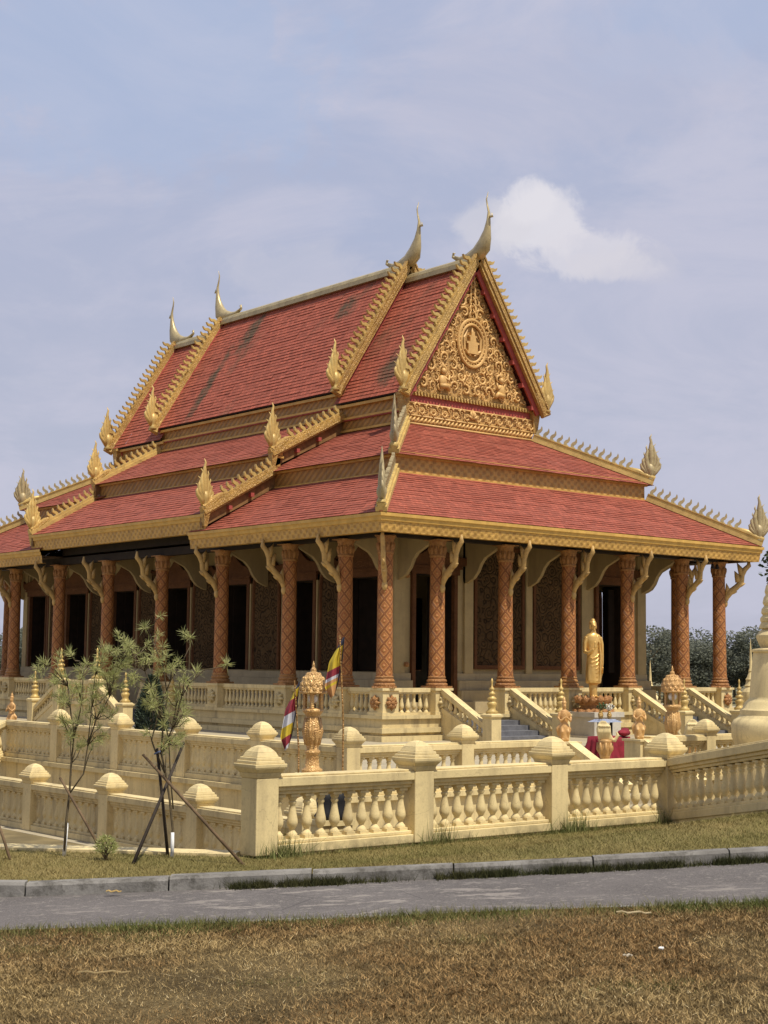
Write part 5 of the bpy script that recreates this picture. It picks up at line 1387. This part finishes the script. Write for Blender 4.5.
stupa(at_px(751.5, 62, TER), [(r*(.8 if z < 2 else .55), z*.84) for r, z in small], 'small far stupa beside the shaft of the large cream stupa', M['cream'], 24)
stupa(at_px(650.5, 62, TER), [(r*(.8 if z < 2 else .5), z*.60) for r, z in small], 'small far stupa seen just right of the temple wall corner', M['cream'], 24)
# striped flags on thin poles
def stripe_mat(name, bars):
    m = NT(name); u_, v_ = m.sep(m.uvc())[:2]; w_ = m.math('ADD', v_, m.math('MULTIPLY', u_, -.06))
    c = bars[0][1]
    for t, col in bars[1:]: c = m.mix(m.math('GREATER_THAN', w_, t), c, col)
    c = m.mix(m.math('LESS_THAN', u_, .13), c, (.03, .035, .05))
    return m.set(c, .75)
NV, YE, RE, WH, OR = (.03,.035,.06), (.56,.41,.03), (.26,.025,.04), (.55,.55,.58), (.52,.27,.10)
M['flag_a'] = stripe_mat('striped_flag_cloth', [(0, NV), (.05, YE), (.20, RE), (.42, WH), (.60, YE), (.78, RE), (.92, WH)])
M['flag_b'] = stripe_mat('striped_flag_cloth', [(0, NV), (.12, YE), (.48, RE), (.62, WH), (.68, OR), (.74, YE), (.79, OR)])
def flag(px, dep, ztop, lng, wd_, label, lean, seed):
    p = at_px(px, dep, CRT); e = empty('flag', p); tag(e, label, 'flag', 'five coloured flags on the lantern')
    zt = ztop-CRT; mb = MB(); mb.tube([(0,0,0), (0,0,zt*.6), (lean*.1,0,zt)], [.014,.012,.009], 6); mb.build('flag_pole', M['gold_dk'], e)
    # limp cloth hanging from the pole head, fly falling straight down in folds
    mb = MB(); nu, nv = 14, 22; rr = random.Random(seed); ph = rr.uniform(0, 6)
    for i in range(nv+1):
        t = i/nv; z = zt-.03 - lng*t; half = wd_*(.10 + .90*min(1, t*2.6))*(1 if t < .8 else 1-.9*(t-.8)/.2*.8)
        for j in range(nu+1):
            s_ = j/nu; a = half*(s_-.18 if lean > 0 else .18-s_); fold = .035*sin(s_*9+ph+t*2)*min(1, t*3)
            q = HR*(a*1.0 + lean*t*.16) + HF*(-.02 - fold*1.2); mb.v.append((q.x, q.y, z - .10*s_*min(1, t*2)*wd_*3))
    for i in range(nv):
        for j in range(nu):
            a = i*(nu+1)+j; uvq = [(i/nv, j/nu), (i/nv, (j+1)/nu), ((i+1)/nv, (j+1)/nu), ((i+1)/nv, j/nu)]
            mb.face((a, a+1, a+nu+2, a+nu+1), [(y, x) for x, y in uvq])
    mb.build('flag_cloth', M['flag_a' if seed == 3 else 'flag_b'], e, True)
flag(297, 20.7, .385, .86, .165, 'striped flag hanging low on the left of the gilded lantern', -.9, 3)
flag(341.5, 20.8, 1.0, .77, .19, 'striped flag raised higher on the right of the gilded lantern', -.8, 8)
# two dark pots glimpsed through the front balusters
for px, nm in ((324.0, 'left'), (336.5, 'right')):
    p = at_px(px, 16.3, CRT); q = MB(); q.lathe([(.10,0),(.12,.04),(.085,.09),(.10,.2),(.085,.29),(.03,.33)], n=18)
    o = q.build('dark_pot', flat_mat('black_glaze_'+nm, (.010,.010,.012), .6), None, True); place(o, p + V(0,0,.93)); tag(o, f'black rounded pot behind the front balusters, {nm} one of the pair', 'pot')
    q = MB(); q.box(-.11,.11,-.11,.11,0,.88); q.box(-.13,.13,-.13,.13,.88,.93); o = q.build('pot_plinth', M['cream']); place(o, p); tag(o, f'slim cream plinth under the {nm} black pot behind the front balusters', 'plinth')

# ================================================================== PLANTS
def leaf_mat(name, c0, c1, tr=.25):
    m = NT(name); t = m.n('ShaderNodeAttribute', attribute_name='tone').outputs['Fac']; m.set(m.mix(t, c0, c1), .6, 0, .3)
    tl = m.n('ShaderNodeBsdfTranslucent'); m.l(m.mix(t, mul(c0, 1.5), mul(c1, 1.5)), tl.inputs['Color']); mx = m.n('ShaderNodeMixShader'); mx.inputs[0].default_value = tr
    out = m.t.nodes['Material Output']; m.l(m.b.outputs[0], mx.inputs[1]); m.l(tl.outputs[0], mx.inputs[2]); m.l(mx.outputs[0], out.inputs['Surface'])
    return m.mat
M['needle'] = leaf_mat('sapling_leaf', (.22,.245,.075), (.48,.47,.21), .45)
M['far_leaf'] = leaf_mat('hazy_leaf', (.105,.116,.085), (.165,.172,.13), .3)  # distance haze is mixed into this leaf colour
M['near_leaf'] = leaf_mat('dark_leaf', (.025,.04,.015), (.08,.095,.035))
M['cypress'] = leaf_mat('cypress_leaf', (.028,.045,.03), (.065,.085,.055), .1)
def leaves(name, pts, dirs, ln, wd_, mat, parent, tones=None, loc=(0,0,0)):
    """leaf-shaped quads at pts along dirs"""
    n = len(pts); P = np.array(pts); D = np.array(dirs); D /= np.linalg.norm(D, axis=1)[:, None]+1e-9
    rnd = rng.normal(size=(n, 3)); S = np.cross(D, rnd); S /= np.linalg.norm(S, axis=1)[:, None]+1e-9
    L_ = np.array(ln)[:, None] if hasattr(ln, '__len__') else ln*np.ones((n,1)); Wd = np.array(wd_)[:, None] if hasattr(wd_, '__len__') else wd_*np.ones((n,1))
    v = np.empty((n*4, 3)); v[0::4] = P; v[1::4] = P + D*L_*.45 + S*Wd/2; v[2::4] = P + D*L_; v[3::4] = P + D*L_*.45 - S*Wd/2
    me = bpy.data.meshes.new(name); me.vertices.add(n*4); me.vertices.foreach_set('co', v.ravel()); me.loops.add(n*4); me.loops.foreach_set('vertex_index', np.arange(n*4, dtype=np.int32))
    me.polygons.add(n); me.polygons.foreach_set('loop_start', np.arange(0, n*4, 4, dtype=np.int32)); me.polygons.foreach_set('loop_total', np.full(n, 4, dtype=np.int32))
    tn = rng.uniform(0, 1, n) if tones is None else np.array(tones)
    at = me.attributes.new('tone', 'FLOAT', 'POINT'); at.data.foreach_set('value', np.repeat(tn, 4)); me.update(); me.validate(); me.materials.append(mat)
    o = bpy.data.objects.new(name, me); COL.objects.link(o); o.parent = parent; o.location = loc; return o
M['bark'] = flat_mat('young_bark', (.10,.075,.04), .9, 0, .3, 15); M['stake'] = flat_mat('weathered_pole', (.13,.085,.045), .85, 0, .3, 9); M['dark_stake'] = flat_mat('dark_pole', (.04,.03,.022), .85, 0, .3, 9)
PXM = 1529.8
def sapling(base, stems, tufts, label, seed, dep):
    """stems and tufts are lists of offsets (right, up[, away]) in metres from the base"""
    e = empty('sapling', base); tag(e, label, 'sapling', 'young staked trees on the grass bank'); rr = random.Random(seed)
    def P(a, z, b=0.0): return HR*a + HF*b + V(0,0,z)
    mb = MB()
    for st, r0, r1 in stems:
        pts = [P(*q) for q in st]; n = len(pts); mb.tube(pts, [lerp(r0, r1, i/(n-1)) for i in range(n)], 6)
    lp, ld, ll = [], [], []
    for a, z, b, s, org in tufts:
        c = P(a, z, b); o = P(*org); mid = (c+o)/2 + V(0,0,.04 if rr.random() < .6 else -.03); mb.tube([o, mid, c], [.0055,.004,.0025], 5)
        d0 = (c-mid).normalized()
        for k in range(int(42*max(.55, s/.11))):
            dv = V(rr.gauss(0,1), rr.gauss(0,1), rr.gauss(0,1)).normalized() + d0*.45 + V(0,0,.45 if seed == 21 else .08); t = rr.random()**1.6*.8
            lp.append(tuple(c.lerp(mid, t*.75))); ld.append(tuple(dv)); ll.append(s*rr.uniform(.55, 1.05))
    tr = mb.build('trunk', M['bark'], e, True)
    leaves('crown', lp, ld, ll, .0062, M['needle'], e)
    wb = MB(); st = stems[0][0]; wb.tube([P(*st[0]), P(lerp(st[0][0], st[1][0], .9), lerp(st[0][1], st[1][1], .9))], [stems[0][1]*1.4, stems[0][1]*1.25], 8); wb.build('painted_trunk_base', M['white_paint'], e, True)
    return e
def px_off(px, py, bpx, bpy_, dep): return ((px-bpx)/PXM*dep, (bpy_-py)/PXM*dep)
# --- left sapling, base at about (64, 847), right one at (172, 848)
def mk_sapling(bpx, bpy_, dep, stems_px, tuft_px, label, seed):
    rr = random.Random(seed)
    bz = zl(*at_px(bpx, dep, 0).to_tuple()[:2]); base = at_px(bpx, dep, bz-.01)
    stems = []
    for pts, r0, r1 in stems_px:
        s = []
        for i, (x, y) in enumerate(pts): s.append((*px_off(x, y, bpx, bpy_, dep), 0.0 if i == 0 else rr.uniform(-.05, .05)))
        stems.append((s, r0, r1))
    stems[0][0][0] = (*px_off(*stems_px[0][0][0], bpx, bpy_, dep), 0)
    tips = [q for s, _, _ in stems for q in s[1:]]
    tufts = []
    for x, y, s in tuft_px:
        a, z = px_off(x, y, bpx, bpy_, dep); b = rr.uniform(-.28, .28)
        low = [q for q in tips if q[1] < z+.02] or tips
        org = min(low, key=lambda q: (q[0]-a)**2 + (q[1]-z+.12)**2); tufts.append((a, z, b, s/PXM*dep, org))
    return sapling(base, stems, tufts, label, seed, dep)
DS = 14.2
def cloud_tufts(cx, cy, rx, ry, n, s0, s1, rr):
    out = []
    for _ in range(n):
        a = rr.uniform(0, 2*pi); r = rr.random()**.55; out.append((cx + rx*r*cos(a), cy + ry*r*sin(a), rr.uniform(s0, s1)))
    return out
rr = random.Random(5)
t1 = cloud_tufts(70, 672, 46, 26, 40, 8, 13, rr) + cloud_tufts(82, 708, 27, 34, 36, 8, 13, rr) + cloud_tufts(108, 645, 20, 24, 15, 8, 13, rr) + [(37,663,11),(50,676,10),(56,696,10),(24,664,8),(44,690,8)]
mk_sapling(64, 847, DS, [([(64,847),(66,810),(67,786),(68,756),(70,730),(66,700),(62,680)],.013,.005), ([(67,786),(80,766),(84,738),(87,700),(90,668),(94,645)],.0085,.003), ([(84,738),(92,712),(104,690),(112,660)],.007,.003), ([(70,730),(76,700),(78,672),(74,655)],.007,.003)], t1, 'slim staked sapling at left with a pale painted trunk foot and two thin stems', 21)
t2 = [(143,623,13),(149,628,10),(186,632,13),(180,626,9),(171,654,12),(190,665,13),(183,672,11),(223,657,13),(160,640,11),(121,660,9),(118,645,9),(128,672,9),(158,610,8)] + cloud_tufts(152, 672, 36, 28, 24, 8, 12, rr) + cloud_tufts(166, 712, 22, 36, 30, 8, 13, rr) + cloud_tufts(124, 642, 22, 16, 14, 8, 12, rr)
mk_sapling(172, 848, DS, [([(172,848),(172,820),(168,790),(163,765),(159,745),(160,715),(163,690),(158,660),(150,640),(144,628)],.0125,.004), ([(163,765),(152,742),(149,733),(156,700),(166,675),(178,655),(185,638)],.009,.003), ([(159,745),(170,720),(178,690),(186,676),(200,663),(220,660)],.008,.003), ([(160,715),(152,690),(140,665),(128,650),(116,652)],.006,.003), ([(172,800),(168,770),(166,735),(172,700),(176,680)],.007,.003)], t2, 'sapling with star-like leaf tufts held by three crossed poles', 33)
def pole(p0, p1, d0, d1, r, mat, label, grp='support poles of the saplings'):
    """support pole from its foot to its head, pixels read off the photograph only to size it"""
    zf = zl(*at_px(p0[0], d0, 0).to_tuple()[:2]); a = at_px(p0[0], d0, zf-.02); z1 = CAMP.z - (p1[1]-(664.9+(p1[0]-384)*.0079))/PXM*d1
    b = at_px(p1[0], d1, z1); e = empty('support_pole', a); e['label'] = label; e['category'] = 'pole'; e['group'] = grp
    mid = (b-a)*.5 + V(.006,.004,.0); mb = MB(); mb.tube([(0,0,0), mid, b-a], [r, r*.92, r*.8], 7); o = mb.build('support_pole', mat, None, True)
    o.location = a; bpy.data.objects.remove(e); tag(o, label, 'pole', grp)
pole((108,853), (60,777), 13.95, 14.22, .014, M['stake'], 'brown pole leaning on the left sapling')
pole((132,857), (184,742), 13.7, 14.35, .016, M['dark_stake'], 'dark pole leaning right across the middle of the crossed poles')
pole((245,855), (143,754), 13.75, 14.15, .016, M['stake'], 'long brown pole leaning left from the foot of the corner post')
pole((168,846), (157,748), 14.35, 14.20, .016, M['dark_stake'], 'dark upright pole tied behind the right sapling')
pole((11,853), (-6,810), 13.9, 14.1, .014, M['stake'], 'brown pole cut off by the left edge')
q = MB(); pp = at_px(158.5, 14.2, CAMP.z - (752-663)/PXM*14.2); q.tube([pp + HR*.035*cos(a*.7) + HF*.035*sin(a*.7) + V(0,0,.012*sin(a)) for a in range(12)], .008, 5); tag(q.build('tie', flat_mat('blue_twine', (.10,.13,.22))), 'blue twine tying the right sapling to its poles', 'twine')
# small bush at the foot of the left pole
def bush(px, dep, h, wdt, n, label, mat, ls, zbase, name='shrub'):
    e = empty(name, at_px(px, dep, zbase)); tag(e, label, name); lp, ld = [], []; mb = MB()
    for k in range(5):
        a = random.uniform(0, 2*pi); mb.tube([(0,0,0), (wdt*.25*cos(a), wdt*.25*sin(a), h*.4), (wdt*.4*cos(a+.3), wdt*.4*sin(a+.3), h*.8)], [.012,.008,.004], 5)
    mb.build('stem', M['bark'], e)
    for _ in range(n):
        t = random.random(); a = random.uniform(0, 2*pi); r = wdt/2*random.random()**.5*(sin(pi*min(1, t*.9+.15)))**.6; lp.append((r*cos(a), r*sin(a), h*(.12+.88*t))); ld.append((cos(a)+random.gauss(0,.5), sin(a)+random.gauss(0,.5), random.gauss(.5,.5)))
    leaves('foliage', lp, ld, [ls*random.uniform(.6,1.2) for _ in lp], ls*.16, mat, e); return e
bush(106, 13.95, .17, .17, 420, 'tiny green bush at the foot of the brown pole by the left sapling', M['needle'], .06, -1.13)
# dark clipped conifer on the terrace behind the right sapling
e = empty('conifer', at_px(150, 28.5, TER)); tag(e, 'dark narrow clipped conifer on the terrace behind the right sapling', 'conifer')
mb = MB(); mb.tube([(0,0,0),(0,0,1.6)], [.05,.02], 7); mb.build('trunk', M['bark'], e)
lp, ld = [], []
for _ in range(5200):
    t = random.random(); a = random.uniform(0, 2*pi); r = (.27*(1-t**3) + .03)*(1+.12*sin(3*a+t*9))*random.uniform(.72,1.0); lp.append((r*cos(a), r*sin(a), .05+1.66*t)); ld.append((cos(a)+random.gauss(0,.4), sin(a)+random.gauss(0,.4), 1.0+random.gauss(0,.4)))
leaves('foliage', lp, ld, .09, .03, M['cypress'], e)
# distant wood: individual trees
def make_tree(name, H, cw, n, ls, mat, seed, trunk_r=.12):
    e = empty(name); rr = random.Random(seed); mb = MB(); top = H*.62
    mb.tube([(0,0,0), (rr.uniform(-.1,.1), rr.uniform(-.1,.1), H*.3), (rr.uniform(-.2,.2), rr.uniform(-.2,.2), top)], [trunk_r, trunk_r*.75, trunk_r*.3], 8)
    clumps = []
    for k in range(16):
        a = rr.uniform(0, 2*pi); t = rr.random(); z = H*(.30+.58*t); r = cw/2*(.25+.75*rr.random())*(1-.55*max(0, t-.35)); c = V(r*cos(a), r*sin(a), z); clumps.append((c, cw*rr.uniform(.13,.23)))
        mb.tube([(0,0,min(top, z*.72)), tuple(c*.55 + V(0,0,z*.42)), tuple(c)], [trunk_r*.45, trunk_r*.3, trunk_r*.1], 6)
    mb.build('trunk', M['bark'], e)
    lp, ld, tn = [], [], []
    for _ in range(n):
        c, r = rr.choice(clumps); d = V(rr.gauss(0,1), rr.gauss(0,1), rr.gauss(0,1)).normalized(); q = c + d*r*rr.uniform(.55,1.05)*V(1,1,.75).length/1.6
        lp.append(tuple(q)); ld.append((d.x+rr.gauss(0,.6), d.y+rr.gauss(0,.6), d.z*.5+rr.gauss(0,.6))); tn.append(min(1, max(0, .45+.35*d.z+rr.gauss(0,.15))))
    leaves('crown', lp, ld, [ls*rr.uniform(.6,1.2) for _ in lp], ls*.6, mat, e, tn); return e
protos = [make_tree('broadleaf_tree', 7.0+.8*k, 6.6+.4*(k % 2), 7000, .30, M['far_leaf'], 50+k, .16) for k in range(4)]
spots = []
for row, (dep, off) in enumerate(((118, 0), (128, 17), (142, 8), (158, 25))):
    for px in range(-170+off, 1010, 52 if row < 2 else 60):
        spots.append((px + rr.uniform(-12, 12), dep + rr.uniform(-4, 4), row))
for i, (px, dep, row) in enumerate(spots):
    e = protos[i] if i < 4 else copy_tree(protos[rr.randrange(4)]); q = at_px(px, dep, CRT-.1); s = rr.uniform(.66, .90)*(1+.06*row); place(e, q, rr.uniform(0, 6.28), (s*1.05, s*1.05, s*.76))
    tag(e, 'hazy broadleaf tree in the dark wooded line behind the temple', 'tree', 'trees of the distant wood')
# nearer tree whose leafy twigs reach in at the right edge
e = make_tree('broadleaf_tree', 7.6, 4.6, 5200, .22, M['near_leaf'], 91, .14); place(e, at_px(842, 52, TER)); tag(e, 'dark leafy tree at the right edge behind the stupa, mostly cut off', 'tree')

# ---- litter on the dry grass
def scrap(px, dep, lx_, ly_, col, label, name, cat, rz):
    b = at_px(px, dep, 0); u_, v_ = w2uv(b.x, b.y); z = road_z(u_)+.022; q = MB(); n = 6
    top = [(lx_*(k/n-.5), (ly_/2)*(1-abs(k/n-.5)*.9)*random.uniform(.7,1), .014+.006*sin(k*2.1)) for k in range(n+1)]; bot = [(x, -y, z_) for x, y, z_ in top]
    o0 = len(q.v); q.v += top + bot
    for k in range(n): q.face((k, k+1, n+1+k+1, n+1+k))
    o = q.build(name, flat_mat(label[:18].replace(' ', '_'), col, .8)); place(o, V(b.x, b.y, z), rz); m_ = o.modifiers.new('thick', 'SOLIDIFY'); m_.thickness = .006; tag(o, label, cat)
scrap(633, 10.35, .23, .045, (.42,.33,.18), 'dry straw coloured palm sheath lying near the road edge at right', 'dry_leaf', 'leaf', -.72)
scrap(660, 9.1, .05, .035, (.66,.64,.58), 'small white scrap on the dry grass at right', 'paper_scrap', 'litter', .4)
scrap(627, 8.9, .06, .025, (.42,.36,.26), 'pale bent leaf scrap left of the white scrap', 'dry_leaf', 'leaf', -.3)
scrap(110, 9.0, .30, .012, (.38,.28,.13), 'thin straw stalk lying on the dry grass at lower left', 'straw_stalk', 'stalk', -.55)
scrap(118, 12.28, .12, .05, (.45,.30,.10), 'yellowed leaf litter in the gutter by the kerb at left', 'dry_leaf', 'leaf', -.6)
print('objects', len(bpy.data.objects))
